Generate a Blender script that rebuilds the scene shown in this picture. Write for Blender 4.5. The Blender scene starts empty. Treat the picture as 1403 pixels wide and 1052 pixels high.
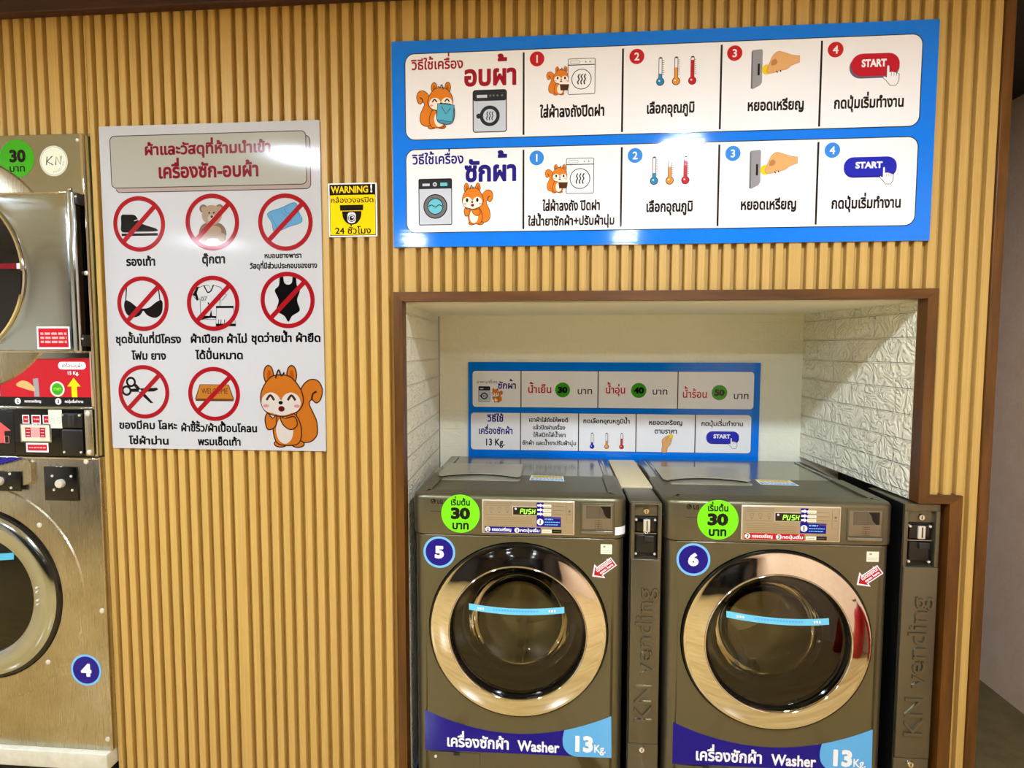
import bpy, bmesh, math, random
from mathutils import Vector, Matrix
random.seed(4)
C = bpy.context.scene.collection
PI = math.pi

# ------------------------------------------------------------------ camera
cam_d = bpy.data.cameras.new('camera')
cam_d.sensor_width = 36.0
cam_d.lens = 19.94
cam_d.clip_start = 0.05
cam_o = bpy.data.objects.new('camera', cam_d)
C.objects.link(cam_o)
yaw, pitch, roll = -0.0775, -0.0643, 0.0009
fw = Vector((math.sin(yaw)*math.cos(pitch), math.cos(yaw)*math.cos(pitch), math.sin(pitch)))
rt = Vector((math.cos(yaw), -math.sin(yaw), 0))
up = rt.cross(fw)
rt, up = rt*math.cos(roll)+up*math.sin(roll), up*math.cos(roll)-rt*math.sin(roll)
cam_o.matrix_world = Matrix(((rt.x, up.x, -fw.x, 0.1702), (rt.y, up.y, -fw.y, -1.7356), (rt.z, up.z, -fw.z, 1.4428), (0, 0, 0, 1)))
bpy.context.scene.camera = cam_o

# ------------------------------------------------------------------ world, exposure
wd = bpy.data.worlds.new('night_outside')
bpy.context.scene.world = wd
wd.use_nodes = True
wd.node_tree.nodes['Background'].inputs[0].default_value = (0.02, 0.025, 0.04, 1)
wd.node_tree.nodes['Background'].inputs[1].default_value = 1.0
vs = bpy.context.scene.view_settings
vs.view_transform = 'Standard'
vs.look = 'None'
vs.gamma = 1.0
vs.use_curve_mapping = False
vs.exposure = 0.14
LAMP_STRENGTH = 395.0
LAMP_COLOR = (0.87, 1.0, 1.16)

# ------------------------------------------------------------------ materials
def lin(c):
    return tuple(((v/255)/12.92 if v/255 <= 0.04045 else ((v/255+0.055)/1.055)**2.4) for v in c)

MATS = {}
def mat(name, rgb, rough=0.5, metal=0.0, spec=0.5, coat=0.0, emit=0.0, raw=False):
    if name in MATS:
        return MATS[name]
    m = bpy.data.materials.new(name)
    m.use_nodes = True
    b = m.node_tree.nodes['Principled BSDF']
    col = tuple(rgb) if raw else lin(rgb)
    b.inputs['Base Color'].default_value = (*col, 1)
    b.inputs['Roughness'].default_value = rough
    b.inputs['Metallic'].default_value = metal
    b.inputs['Specular IOR Level'].default_value = spec
    b.inputs['Coat Weight'].default_value = coat
    if emit:
        b.inputs['Emission Color'].default_value = (*col, 1)
        b.inputs['Emission Strength'].default_value = emit
    MATS[name] = m
    return m

def nodes(m):
    nt = m.node_tree
    return nt, nt.nodes['Principled BSDF']

def coords(nt, scale=(1, 1, 1), which='Object'):
    tc = nt.nodes.new('ShaderNodeTexCoord')
    mp = nt.nodes.new('ShaderNodeMapping')
    mp.inputs['Scale'].default_value = scale
    nt.links.new(tc.outputs[which], mp.inputs['Vector'])
    return mp.outputs['Vector']

def noise(nt, vec, scale, detail=3.0, rough=0.5, dist=0.0):
    n = nt.nodes.new('ShaderNodeTexNoise')
    n.inputs['Scale'].default_value = scale
    n.inputs['Detail'].default_value = detail
    n.inputs['Roughness'].default_value = rough
    n.inputs['Distortion'].default_value = dist
    nt.links.new(vec, n.inputs['Vector'])
    return n.outputs[0]

def ramp(nt, fac, stops):
    r = nt.nodes.new('ShaderNodeValToRGB')
    el = r.color_ramp.elements
    while len(el) < len(stops):
        el.new(0.5)
    for e, (p, c) in zip(el, stops):
        e.position = p
        e.color = (*lin(c), 1)
    nt.links.new(fac, r.inputs['Fac'])
    return r.outputs['Color']

def bump(nt, b, h, strength, dist=0.002):
    n = nt.nodes.new('ShaderNodeBump')
    n.inputs['Strength'].default_value = strength
    n.inputs['Distance'].default_value = dist
    nt.links.new(h, n.inputs['Height'])
    nt.links.new(n.outputs['Normal'], b.inputs['Normal'])

def wood(name, stops, scale, rough=0.45, bmp=0.15, spec=0.4):
    m = mat(name, (128, 128, 128), rough, spec=spec)
    nt, b = nodes(m)
    v = coords(nt, scale)
    f = noise(nt, v, 1.0, 4.0, 0.55, 0.1)
    nt.links.new(ramp(nt, f, stops), b.inputs['Base Color'])
    bump(nt, b, f, bmp, 0.001)
    return m

M_SLAT = wood('slat_oak', [(0.2, (184, 149, 79)), (0.5, (195, 159, 88)), (0.8, (206, 171, 100))], (150, 150, 1.6), 0.42, 0.05, 0.35)
M_TRIM = wood('brown_wood', [(0.25, (66, 38, 6)), (0.5, (92, 55, 12)), (0.8, (112, 71, 22))], (40, 40, 4), 0.38, 0.1)
M_TRIMH = wood('brown_wood_lengthways', [(0.25, (66, 38, 6)), (0.5, (92, 55, 12)), (0.8, (112, 71, 22))], (4, 40, 40), 0.38, 0.1)
M_CROWN = wood('dark_crown_wood', [(0.3, (52, 28, 24)), (0.7, (74, 42, 34))], (4, 40, 40), 0.45, 0.1)
M_CEIL = mat('ceiling_paint', (228, 222, 205), 0.8)
M_BOARD = mat('niche_ceiling_board', (240, 236, 212), 0.6)

def foam_brick(name, axes, amp):
    """white embossed brick wallpaper: courses, joints and swirls in the bump"""
    m = mat(name, (244, 241, 220), 0.5, spec=0.4)
    nt, b = nodes(m)
    tc = nt.nodes.new('ShaderNodeTexCoord')
    sp = nt.nodes.new('ShaderNodeSeparateXYZ')
    cb = nt.nodes.new('ShaderNodeCombineXYZ')
    nt.links.new(tc.outputs['Object'], sp.inputs[0])
    nt.links.new(sp.outputs[axes[0]], cb.inputs[0])
    nt.links.new(sp.outputs[axes[1]], cb.inputs[1])
    br = nt.nodes.new('ShaderNodeTexBrick')
    br.inputs['Scale'].default_value = 1.0
    br.inputs['Brick Width'].default_value = 0.235
    br.inputs['Row Height'].default_value = 0.0775
    br.inputs['Mortar Size'].default_value = 0.0035
    br.inputs['Mortar Smooth'].default_value = 0.6
    br.inputs['Color1'].default_value = (1, 1, 1, 1)
    br.inputs['Color2'].default_value = (0.92, 0.92, 0.92, 1)
    br.inputs['Mortar'].default_value = (0, 0, 0, 1)
    nt.links.new(cb.outputs[0], br.inputs['Vector'])
    n1 = noise(nt, cb.outputs[0], 17.0, 2.0, 0.5, 1.2)
    w = nt.nodes.new('ShaderNodeMath'); w.operation = 'SINE'
    k = nt.nodes.new('ShaderNodeMath'); k.operation = 'MULTIPLY'; k.inputs[1].default_value = 26.0
    nt.links.new(n1, k.inputs[0]); nt.links.new(k.outputs[0], w.inputs[0])
    s = nt.nodes.new('ShaderNodeMath'); s.operation = 'MULTIPLY'; s.inputs[1].default_value = 0.16
    nt.links.new(w.outputs[0], s.inputs[0])
    a = nt.nodes.new('ShaderNodeMath'); a.operation = 'ADD'
    nt.links.new(br.outputs['Color'], a.inputs[0]); nt.links.new(s.outputs[0], a.inputs[1])
    bump(nt, b, a.outputs[0], amp, 0.012)
    return m
M_BRICK_X = foam_brick('foam_brick_back', (0, 2), 0.22)
M_BRICK_Y = foam_brick('foam_brick_side', (1, 2), 1.0)

M_PLASTER = mat('pinkish_plaster', (188, 168, 152), 0.85)
nt, b = nodes(M_PLASTER)
f = noise(nt, coords(nt), 9.0, 6.0, 0.65)
nt.links.new(ramp(nt, f, [(0.3, (240, 204, 172)), (0.7, (250, 218, 190))]), b.inputs['Base Color'])
bump(nt, b, noise(nt, coords(nt), 60.0, 4.0), 0.4, 0.004)
M_WHITEWALL = mat('white_room_wall', (225, 218, 205), 0.7)
M_GROUND = mat('rough_brown_ground', (92, 76, 50), 0.9)
nt, b = nodes(M_GROUND)
f = noise(nt, coords(nt), 7.0, 7.0, 0.7)
nt.links.new(ramp(nt, f, [(0.3, (88, 74, 40)), (0.55, (108, 92, 54)), (0.8, (122, 105, 68))]), b.inputs['Base Color'])
bump(nt, b, f, 0.6, 0.02)
M_FLOOR = mat('vinyl_plank', (205, 178, 128), 0.16)
nt, b = nodes(M_FLOOR)
v = coords(nt, (2.2, 26, 1))
f = noise(nt, v, 1.0, 5.0, 0.6, 0.8)
nt.links.new(ramp(nt, f, [(0.25, (176, 140, 84)), (0.5, (206, 174, 112)), (0.75, (226, 198, 140))]), b.inputs['Base Color'])
M_NIGHT = mat('night_shopfront_glass', (14, 15, 18), 0.08, spec=0.5)
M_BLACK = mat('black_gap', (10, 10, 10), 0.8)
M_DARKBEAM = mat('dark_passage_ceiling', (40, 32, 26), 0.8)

# machine materials
def metal_noise(name, rgb, rough, metal, scale, amt=0.06, bmp=0.02, aniso=0.0):
    m = mat(name, rgb, rough, metal)
    nt, b = nodes(m)
    f = noise(nt, coords(nt, scale), 1.0, 4.0, 0.6)
    mr = nt.nodes.new('ShaderNodeMapRange')
    mr.inputs['To Min'].default_value = rough-amt
    mr.inputs['To Max'].default_value = rough+amt
    nt.links.new(f, mr.inputs['Value'])
    nt.links.new(mr.outputs[0], b.inputs['Roughness'])
    if bmp:
        bump(nt, b, f, bmp, 0.0008)
    b.inputs['Anisotropic'].default_value = aniso
    return m
M_GRAPHITE = metal_noise('graphite_enamel', (110, 106, 84), 0.36, 0.75, (60, 60, 60), 0.04, 0.01)
M_GRAPHITE_TOP = metal_noise('graphite_top', (136, 134, 118), 0.16, 0.7, (60, 60, 60), 0.03, 0.0)
M_TOWERPAINT = metal_noise('coin_box_paint', (104, 98, 78), 0.3, 0.6, (260, 260, 260), 0.05, 0.12)
M_LETTER_GLINT = mat('coin_box_letter_glint', (128, 122, 100), 0.2, 0.85)  # edge glints put into the colour: lighter, shinier copy of the box paint
M_STEEL = metal_noise('polished_stainless', (184, 192, 192), 0.13, 1.0, (3, 3, 60), 0.05, 0.02)
M_BRUSHED = metal_noise('brushed_stainless', (182, 176, 156), 0.28, 1.0, (200, 8, 8), 0.05, 0.05)
nt, b = nodes(M_BRUSHED)
f = noise(nt, coords(nt, (1, 1, 1)), 5.0, 4.0, 0.6, 0.5)
nt.links.new(ramp(nt, f, [(0.35, (172, 164, 142)), (0.55, (184, 178, 158)), (0.75, (188, 184, 166))]), b.inputs['Base Color'])
M_CHROME = mat('chrome', (225, 222, 214), 0.05, 1.0)
M_CHROMED = mat('dark_chrome', (150, 146, 138), 0.12, 1.0)
M_BLACKGLOSS = mat('black_gloss', (10, 10, 10), 0.12)
M_BLACKPLASTIC = mat('black_plastic', (16, 16, 16), 0.35)
M_RUBBER = mat('dark_rubber', (30, 30, 29), 0.45)
M_GREYLID = metal_noise('grey_lid', (168, 164, 146), 0.3, 0.3, (50, 50, 50), 0.03, 0.0)
M_BEIGEPLATE = metal_noise('beige_control_plate', (176, 160, 128), 0.33, 0.45, (60, 60, 60), 0.03, 0.0)
M_CARD = mat('card_panel_face', (128, 116, 94), 0.35, 0.4)
M_PLATEEDGE = mat('light_plate_edge', (208, 200, 176), 0.3, 0.3)
M_SCREW = mat('pale_screw', (225, 220, 205), 0.3, 0.4)
M_DRUM = mat('drum_steel', (170, 164, 142), 0.3, 1.0)
M_BEIGEBOARD = mat('beige_board', (222, 208, 170), 0.5)
M_CONCRETE = mat('white_plinth_paint', (214, 210, 190), 0.6)
nt, b = nodes(M_CONCRETE)
f = noise(nt, coords(nt), 22.0, 6.0, 0.7)
nt.links.new(ramp(nt, f, [(0.3, (200, 196, 172)), (0.6, (218, 215, 198))]), b.inputs['Base Color'])

def glass(name, tint, rough=0.02):
    m = bpy.data.materials.new(name)
    m.use_nodes = True
    nt = m.node_tree
    nt.nodes.clear()
    out = nt.nodes.new('ShaderNodeOutputMaterial')
    mx = nt.nodes.new('ShaderNodeMixShader')
    tr = nt.nodes.new('ShaderNodeBsdfTransparent')
    tr.inputs[0].default_value = (*tint, 1)
    gl = nt.nodes.new('ShaderNodeBsdfGlossy')
    gl.inputs['Roughness'].default_value = rough
    gl.inputs[0].default_value = (0.9, 0.88, 0.82, 1)
    fr = nt.nodes.new('ShaderNodeFresnel')
    fr.inputs['IOR'].default_value = 1.55
    nt.links.new(fr.outputs[0], mx.inputs[0])
    nt.links.new(tr.outputs[0], mx.inputs[1])
    nt.links.new(gl.outputs[0], mx.inputs[2])
    nt.links.new(mx.outputs[0], out.inputs[0])
    return m
M_GLASS = glass('tinted_door_glass', (0.80, 0.77, 0.64))
M_GLASSIN = glass('inner_bowl_glass', (0.8, 0.79, 0.72))

def ink(name, rgb, kind='flat', rough=0.2):
    """printed vinyl; 'flute' has the fine upright ripple of corrugated plastic board, 'film' a laminate ripple"""
    key = 'ink_%s_%s' % (kind, name)
    if key in MATS:
        return MATS[key]
    if kind == 'flute':
        rgb = tuple(v*0.765 for v in rgb)          # duller print on the plastic board
    m = mat(key, rgb, rough, spec={'flute': 0.26, 'film': 0.38, 'flat': 0.3}[kind])
    if kind == 'flute':                            # the flutes drag a highlight out sideways
        nt, b = nodes(m)
        b.inputs['Anisotropic'].default_value = 0.8
        tg = nt.nodes.new('ShaderNodeCombineXYZ')
        tg.inputs[0].default_value = 1.0
        nt.links.new(tg.outputs[0], b.inputs['Tangent'])
    if kind != 'flat':
        nt, b = nodes(m)
        if kind == 'flute':
            v = coords(nt, (240, 3, 3))
            bump(nt, b, noise(nt, v, 1.0, 2.0, 0.6), 0.03, 0.001)
        else:
            v = coords(nt, (6, 6, 90))
            bump(nt, b, noise(nt, v, 1.0, 2.0, 0.6), 0.07, 0.0015)
    return m

# ------------------------------------------------------------------ object helpers
def tag(o, label, cat, group=None, kind=None):
    o['label'] = label
    o['category'] = cat
    if group:
        o['group'] = group
    if kind:
        o['kind'] = kind
    return o

def thing(name, label, cat, loc=(0, 0, 0), group=None):
    o = bpy.data.objects.new(name, None)
    o.empty_display_size = 0.05
    o.location = loc
    C.objects.link(o)
    tag(o, label, cat, group)
    return o

class MB:
    """collects faces (world metres) with materials; build() makes one mesh object"""
    def __init__(s):
        s.v, s.f, s.m, s.mats = [], [], [], []
    def mi(s, m):
        if m not in s.mats:
            s.mats.append(m)
        return s.mats.index(m)
    def add(s, verts, faces, m):
        o = len(s.v)
        i = s.mi(m)
        s.v += [tuple(p) for p in verts]
        for f in faces:
            s.f.append([o+k for k in f])
            s.m.append(i)
        return s
    def box(s, x0, x1, y0, y1, z0, z1, m, bev=0.0, seg=3, edges=None):
        bm = bmesh.new()
        r = bmesh.ops.create_cube(bm, size=1.0)
        for q in bm.verts:
            q.co = Vector((x0 if q.co.x < 0 else x1, y0 if q.co.y < 0 else y1, z0 if q.co.z < 0 else z1))
        if bev:
            es = [e for e in bm.edges if edges is None or edges((e.verts[0].co+e.verts[1].co)/2, e.verts[1].co-e.verts[0].co)]
            bmesh.ops.bevel(bm, geom=es, offset=bev, segments=seg, profile=0.5, affect='EDGES')
        return s.bm(bm, m)
    def bm(s, bm, m, mtx=None):
        bm.verts.ensure_lookup_table()
        bm.verts.index_update()
        vs_ = [(mtx @ q.co if mtx else q.co) for q in bm.verts]
        s.add(vs_, [[q.index for q in f.verts] for f in bm.faces], m)
        bm.free()
        return s
    def lathe(s, prof, cx, cz, m, n=72, a0=0.0, a1=2*PI):
        """profile of (radius, y) turned about an axis along y through (cx, cz)"""
        full = abs(a1-a0-2*PI) < 1e-6
        k = n if full else n+1
        vs_, fs = [], []
        for i in range(k):
            a = a0+(a1-a0)*i/n
            for r, y in prof:
                vs_.append((cx+r*math.cos(a), y, cz+r*math.sin(a)))
        p = len(prof)
        for i in range(n):
            j = (i+1) % k
            for q in range(p-1):
                fs.append([i*p+q, j*p+q, j*p+q+1, i*p+q+1])
        return s.add(vs_, fs, m)
    def cyl(s, cx, cz, r, y0, y1, m, n=24):
        """disc standing on a front face: closed cylinder along y, front at y0"""
        vs_ = [(cx+r*math.cos(2*PI*i/n), y, cz+r*math.sin(2*PI*i/n)) for y in (y0, y1) for i in range(n)]
        fs = [[i, (i+1) % n, n+(i+1) % n, n+i] for i in range(n)] + [list(range(n))[::-1], list(range(n, 2*n))]
        return s.add(vs_, fs, m)
    def zcyl(s, cx, cy, r, z0, z1, m, n=32):
        vs_ = [(cx+r*math.cos(2*PI*i/n), cy+r*math.sin(2*PI*i/n), z) for z in (z0, z1) for i in range(n)]
        fs = [[i, (i+1) % n, n+(i+1) % n, n+i] for i in range(n)] + [list(range(n))[::-1], list(range(n, 2*n))]
        return s.add(vs_, fs, m)
    def prism(s, pts, y0, y1, m):
        """polygon in (x, z) pushed from y0 (front) to y1"""
        n = len(pts)
        vs_ = [(x, y0, z) for x, z in pts] + [(x, y1, z) for x, z in pts]
        fs = [list(range(n)), list(range(n, 2*n))[::-1]] + [[i, n+i, n+(i+1) % n, (i+1) % n] for i in range(n)]
        return s.add(vs_, fs, m)
    def build(s, name, parent=None, smooth=35, kind=None):
        off = parent_origin(parent)
        me = bpy.data.meshes.new(name)
        me.from_pydata([(x-off.x, y-off.y, z-off.z) for x, y, z in s.v], [], s.f)
        for m in s.mats:
            me.materials.append(m)
        for p, i in zip(me.polygons, s.m):
            p.material_index = i
        bm = bmesh.new(); bm.from_mesh(me)
        bmesh.ops.remove_doubles(bm, verts=bm.verts, dist=1e-6)
        bmesh.ops.recalc_face_normals(bm, faces=bm.faces)
        bm.to_mesh(me); bm.free()
        if smooth:
            for p in me.polygons:
                p.use_smooth = True
            me.set_sharp_from_angle(angle=math.radians(smooth))
        o = bpy.data.objects.new(name, me)
        C.objects.link(o)
        if parent:
            o.parent = parent
        if kind:
            o['kind'] = kind
        return o

def parent_origin(o):
    v = Vector((0, 0, 0))
    while o:
        v += Vector(o.location)
        o = o.parent
    return v

def struct(name, mb, label, cat, smooth=35):
    o = mb.build(name, None, smooth, 'structure')
    o['label'] = label
    o['category'] = cat
    return o

# ------------------------------------------------------------------ lettering
GL = {}
def glyph(ch, bold):
    key = (ch, bold)
    if key in GL:
        return GL[key]
    def mesh_of(txt, off):
        cu = bpy.data.curves.new('t', 'FONT')
        cu.body = txt
        cu.size = 1.0
        cu.offset = off
        cu.resolution_u = 3
        cu.fill_mode = 'FRONT'
        ob = bpy.data.objects.new('t', cu)
        C.objects.link(ob)
        dg = bpy.context.evaluated_depsgraph_get()
        e = ob.evaluated_get(dg)
        me = e.to_mesh()
        vs_ = [(q.co.x, q.co.y) for q in me.vertices]
        fs = [list(p.vertices) for p in me.polygons]
        e.to_mesh_clear()
        bpy.data.objects.remove(ob)
        bpy.data.curves.remove(cu)
        return vs_, fs
    if 'bar' not in GL:
        GL['bar'] = max(p[0] for p in mesh_of('||', 0)[0])
    adv = max(p[0] for p in mesh_of('|'+ch+'|', 0)[0])-GL['bar']
    vs_, fs = mesh_of(ch, 0.0) if ch != ' ' else ([], [])
    hs = [3.6e-5]*len(vs_)
    nb = 0
    if bold and fs:                       # thicken: a short bar along every outline edge
        cnt = {}
        for f in fs:
            for i in range(len(f)):
                cnt[(f[i], f[(i+1) % len(f)])] = 1
        for (p, q) in list(cnt):
            if (q, p) in cnt:
                continue
            (ax, ay), (bx, by) = vs_[p], vs_[q]
            l = math.hypot(bx-ax, by-ay)
            if l < 1e-6:
                continue
            tx, ty = (bx-ax)/l*bold, (by-ay)/l*bold
            o = len(vs_)
            e = 0.55
            vs_ += [(ax-tx*e-ty, ay-ty*e+tx), (ax-tx-ty*.45, ay-ty+tx*.45), (ax-tx+ty*.45, ay-ty-tx*.45), (ax-tx*e+ty, ay-ty*e-tx),
                    (bx+tx*e+ty, by+ty*e-tx), (bx+tx+ty*.45, by+ty-tx*.45), (bx+tx-ty*.45, by+ty+tx*.45), (bx+tx*e-ty, by+ty*e+tx)]
            fs.append(list(range(o, o+8)))
            hs += [(nb % 11)*3e-6]*8
            nb += 1
    GL[key] = (vs_, fs, adv, hs)
    return GL[key]

UPPER = set('\u0e31\u0e34\u0e35\u0e36\u0e37\u0e47\u0e4d')
TONE = set('\u0e48\u0e49\u0e4a\u0e4b\u0e4c')
TALL = set('\u0e1b\u0e1d\u0e1f')
def text_polys(s, bold=0.0, lift=0.0):
    """one line, em = 1, tone marks stacked above upper vowels; returns verts, faces, x extent"""
    V, F, H, pen, base = [], [], [], 0.0, ''
    for i, ch in enumerate(s):
        vs_, fs, adv, hs = glyph(ch, bold)
        H += hs
        dx = dy = 0.0
        if ch in UPPER or ch in TONE:
            if base in TALL:
                dx = -0.13
        elif ch not in '\u0e38\u0e39':
            base = ch
        if ch in TONE:
            prev = s[i-1] if i else ''
            if prev in UPPER or (i+1 < len(s) and s[i+1] == '\u0e33'):
                dy = 0.19
            dy += lift
        o = len(V)
        V += [(x+pen+dx, y+dy) for x, y in vs_]
        F += [[o+k for k in f] for f in fs]
        pen += adv
    xs = [p[0] for p in V]
    return V, F, min(xs), max(xs), H

# ------------------------------------------------------------------ flat printed art
def smooth_closed(pts, n=5):
    out = []
    k = len(pts)
    for i in range(k):
        p0, p1, p2, p3 = (pts[(i+d-1) % k] for d in range(4))
        for j in range(n):
            t = j/n
            out.append(tuple(0.5*((2*b)+(-a+c)*t+(2*a-5*b+4*c-d)*t*t+(-a+3*b-3*c+d)*t**3) for a, b, c, d in zip(p0, p1, p2, p3)))
    return out

def smooth_open(pts, n=5):
    q = [pts[0]]+list(pts)+[pts[-1]]
    out = []
    for i in range(len(pts)-1):
        p0, p1, p2, p3 = q[i:i+4]
        for j in range(n):
            t = j/n
            out.append(tuple(0.5*((2*b)+(-a+c)*t+(2*a-5*b+4*c-d)*t*t+(-a+3*b-3*c+d)*t**3) for a, b, c, d in zip(p0, p1, p2, p3)))
    out.append(tuple(pts[-1]))
    return out

def arc(cx, cy, rx, ry, a0, a1, n=14):
    return [(cx+rx*math.cos(math.radians(a0+(a1-a0)*i/n)), cy+ry*math.sin(math.radians(a0+(a1-a0)*i/n))) for i in range(n+1)]

def rrect_pts(x0, y0, x1, y1, r, n=6):
    out = []
    for cx, cy, a in ((x1-r, y0+r, -90), (x1-r, y1-r, 0), (x0+r, y1-r, 90), (x0+r, y0+r, 180)):
        out += arc(cx, cy, r, r, a, a+90, n)
    return out

class Art:
    """flat shapes in millimetres (x right, y down from a sign's top left corner), each laid a hair above the last"""
    STEP = 0.00005
    def __init__(s, ox, oz, y, kind='flat', start=0.00008):
        s.mb = MB(); s.ox, s.oz, s.y, s.kind = ox, oz, y, kind
        s.h = start
    def ink(s, c):
        return INK(c, s.kind)
    def put(s, pts, faces, c, hs=None):
        s.h += s.STEP
        hs = hs or [0.0]*len(pts)
        s.mb.add([(s.ox+x/1000, s.y-s.h-g, s.oz-y/1000) for (x, y), g in zip(pts, hs)], faces, s.ink(c))
        return s
    def poly(s, pts, c):
        return s.put(pts, [list(range(len(pts)))], c)
    def rect(s, x0, y0, x1, y1, c):
        return s.poly([(x0, y0), (x1, y0), (x1, y1), (x0, y1)], c)
    def rrect(s, x0, y0, x1, y1, r, c, line=None, w=3):
        if line:
            s.poly(rrect_pts(x0-w, y0-w, x1+w, y1+w, r+w), line)
        return s.poly(rrect_pts(x0, y0, x1, y1, r), c)
    def disc(s, cx, cy, r, c, n=40, ry=None):
        ry = ry or r
        return s.poly([(cx+r*math.cos(2*PI*i/n), cy+ry*math.sin(2*PI*i/n)) for i in range(n)], c)
    def ring(s, cx, cy, r0, r1, c, n=56):
        pts = [(cx+r*math.cos(2*PI*i/n), cy+r*math.sin(2*PI*i/n)) for r in (r0, r1) for i in range(n)]
        return s.put(pts, [[i, (i+1) % n, n+(i+1) % n, n+i] for i in range(n)], c)
    def stroke(s, pts, w, c, closed=False):
        n = len(pts)
        L, R = [], []
        for i in range(n):
            a = pts[(i-1) % n] if (closed or i) else pts[0]
            d = pts[(i+1) % n] if (closed or i < n-1) else pts[-1]
            tx, ty = d[0]-a[0], d[1]-a[1]
            l = math.hypot(tx, ty) or 1
            nx, ny = -ty/l*w/2, tx/l*w/2
            L.append((pts[i][0]+nx, pts[i][1]+ny)); R.append((pts[i][0]-nx, pts[i][1]-ny))
        k = n if closed else n-1
        return s.put(L+R, [[i, (i+1) % n, n+(i+1) % n, n+i] for i in range(k)], c)
    def blob(s, pts, c, line=None, w=2.0):
        q = smooth_closed(pts)
        s.poly(q, c)
        if line:
            s.stroke(q, w, line, True)
        return s
    def text(s, t, x0, x1, base, body, c, bold=0.02, lift=0.0, rot=None):
        """line of lettering fitted between x0 and x1; body = height of a plain consonant / capital share 0.558 em"""
        V, F, a, b_, H = text_polys(t, bold, lift)
        sx, sy = (x1-x0)/(b_-a), body/0.558
        pts = [(x0+(x-a)*sx, base-y*sy) for x, y in V]
        if rot:
            cx, cy, an = rot
            ca, sa = math.cos(an), math.sin(an)
            pts = [(cx+(x-cx)*ca-(y-cy)*sa, cy+(x-cx)*sa+(y-cy)*ca) for x, y in pts]
        return s.put(pts, F, c, H)
    def digits(s, t, cx, cy, h, c, bold=0.04, aspect=1.0):
        V, F, a, b_, H = text_polys(t, bold)
        k = h/0.72
        return s.put([(cx+(x-(a+b_)/2)*k*aspect, cy-(y-0.345)*k) for x, y in V], F, c, H)
    def scribble(s, x0, x1, y, w, c):
        """a line of print too small to read"""
        x = x0
        rnd = random.Random(int(x0*7+y*13))
        while x < x1:
            l = min(x1-x, w*rnd.uniform(1.2, 3.0))
            s.rect(x, y-w/2, x+l, y+w/2, c)
            s.h -= s.STEP
            x += l+w*0.6
        s.h += s.STEP
        return s
    def build(s, name, parent):
        return s.mb.build(name, parent, 0)

PAL = dict(white=(243, 243, 246), red=(186, 22, 38), darkred=(160, 20, 42), black=(16, 14, 16), blue=(0, 122, 236), navy=(30, 24, 130),
           deep=(18, 8, 128), sky=(96, 176, 232), cream=(214, 212, 196), pinkbeige=(212, 190, 180), outline=(60, 50, 52), yellow=(246, 208, 10),
           ringred=(196, 28, 38), orange=(226, 128, 38), rust=(196, 96, 24), belly=(248, 238, 226), brown=(78, 42, 26), pink=(240, 160, 160),
           towel=(84, 176, 206), towel2=(64, 150, 184), steel=(200, 208, 220), charcoal=(38, 42, 52), water=(104, 196, 214), grey=(150, 150, 154),
           dgrey=(110, 110, 114), skin=(226, 172, 112), skin2=(190, 130, 76), coin=(240, 206, 40), badge=(52, 140, 230), green=(120, 232, 28),
           dgreen=(60, 160, 30), thblue=(40, 136, 186), thorange=(230, 146, 50), thred=(200, 28, 48), light=(120, 190, 240), bear=(200, 172, 146),
           bear2=(150, 120, 96), mat=(222, 140, 50), matline=(120, 70, 30), startblue=(28, 40, 180), startred=(190, 20, 44), shadow=(96, 90, 120),
           house=(206, 86, 84), paper=(226, 228, 206), lime=(150, 235, 40), plate=(176, 160, 128), print=(132, 112, 88), dprint=(96, 84, 66),
           gold=(244, 206, 70), lilac=(150, 165, 225), strip=(110, 200, 232), crimson=(120, 20, 32), olive=(90, 96, 50))
def INK(c, kind):
    return ink(c, PAL[c], kind, 0.12 if kind == 'flute' else 0.075)

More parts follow.
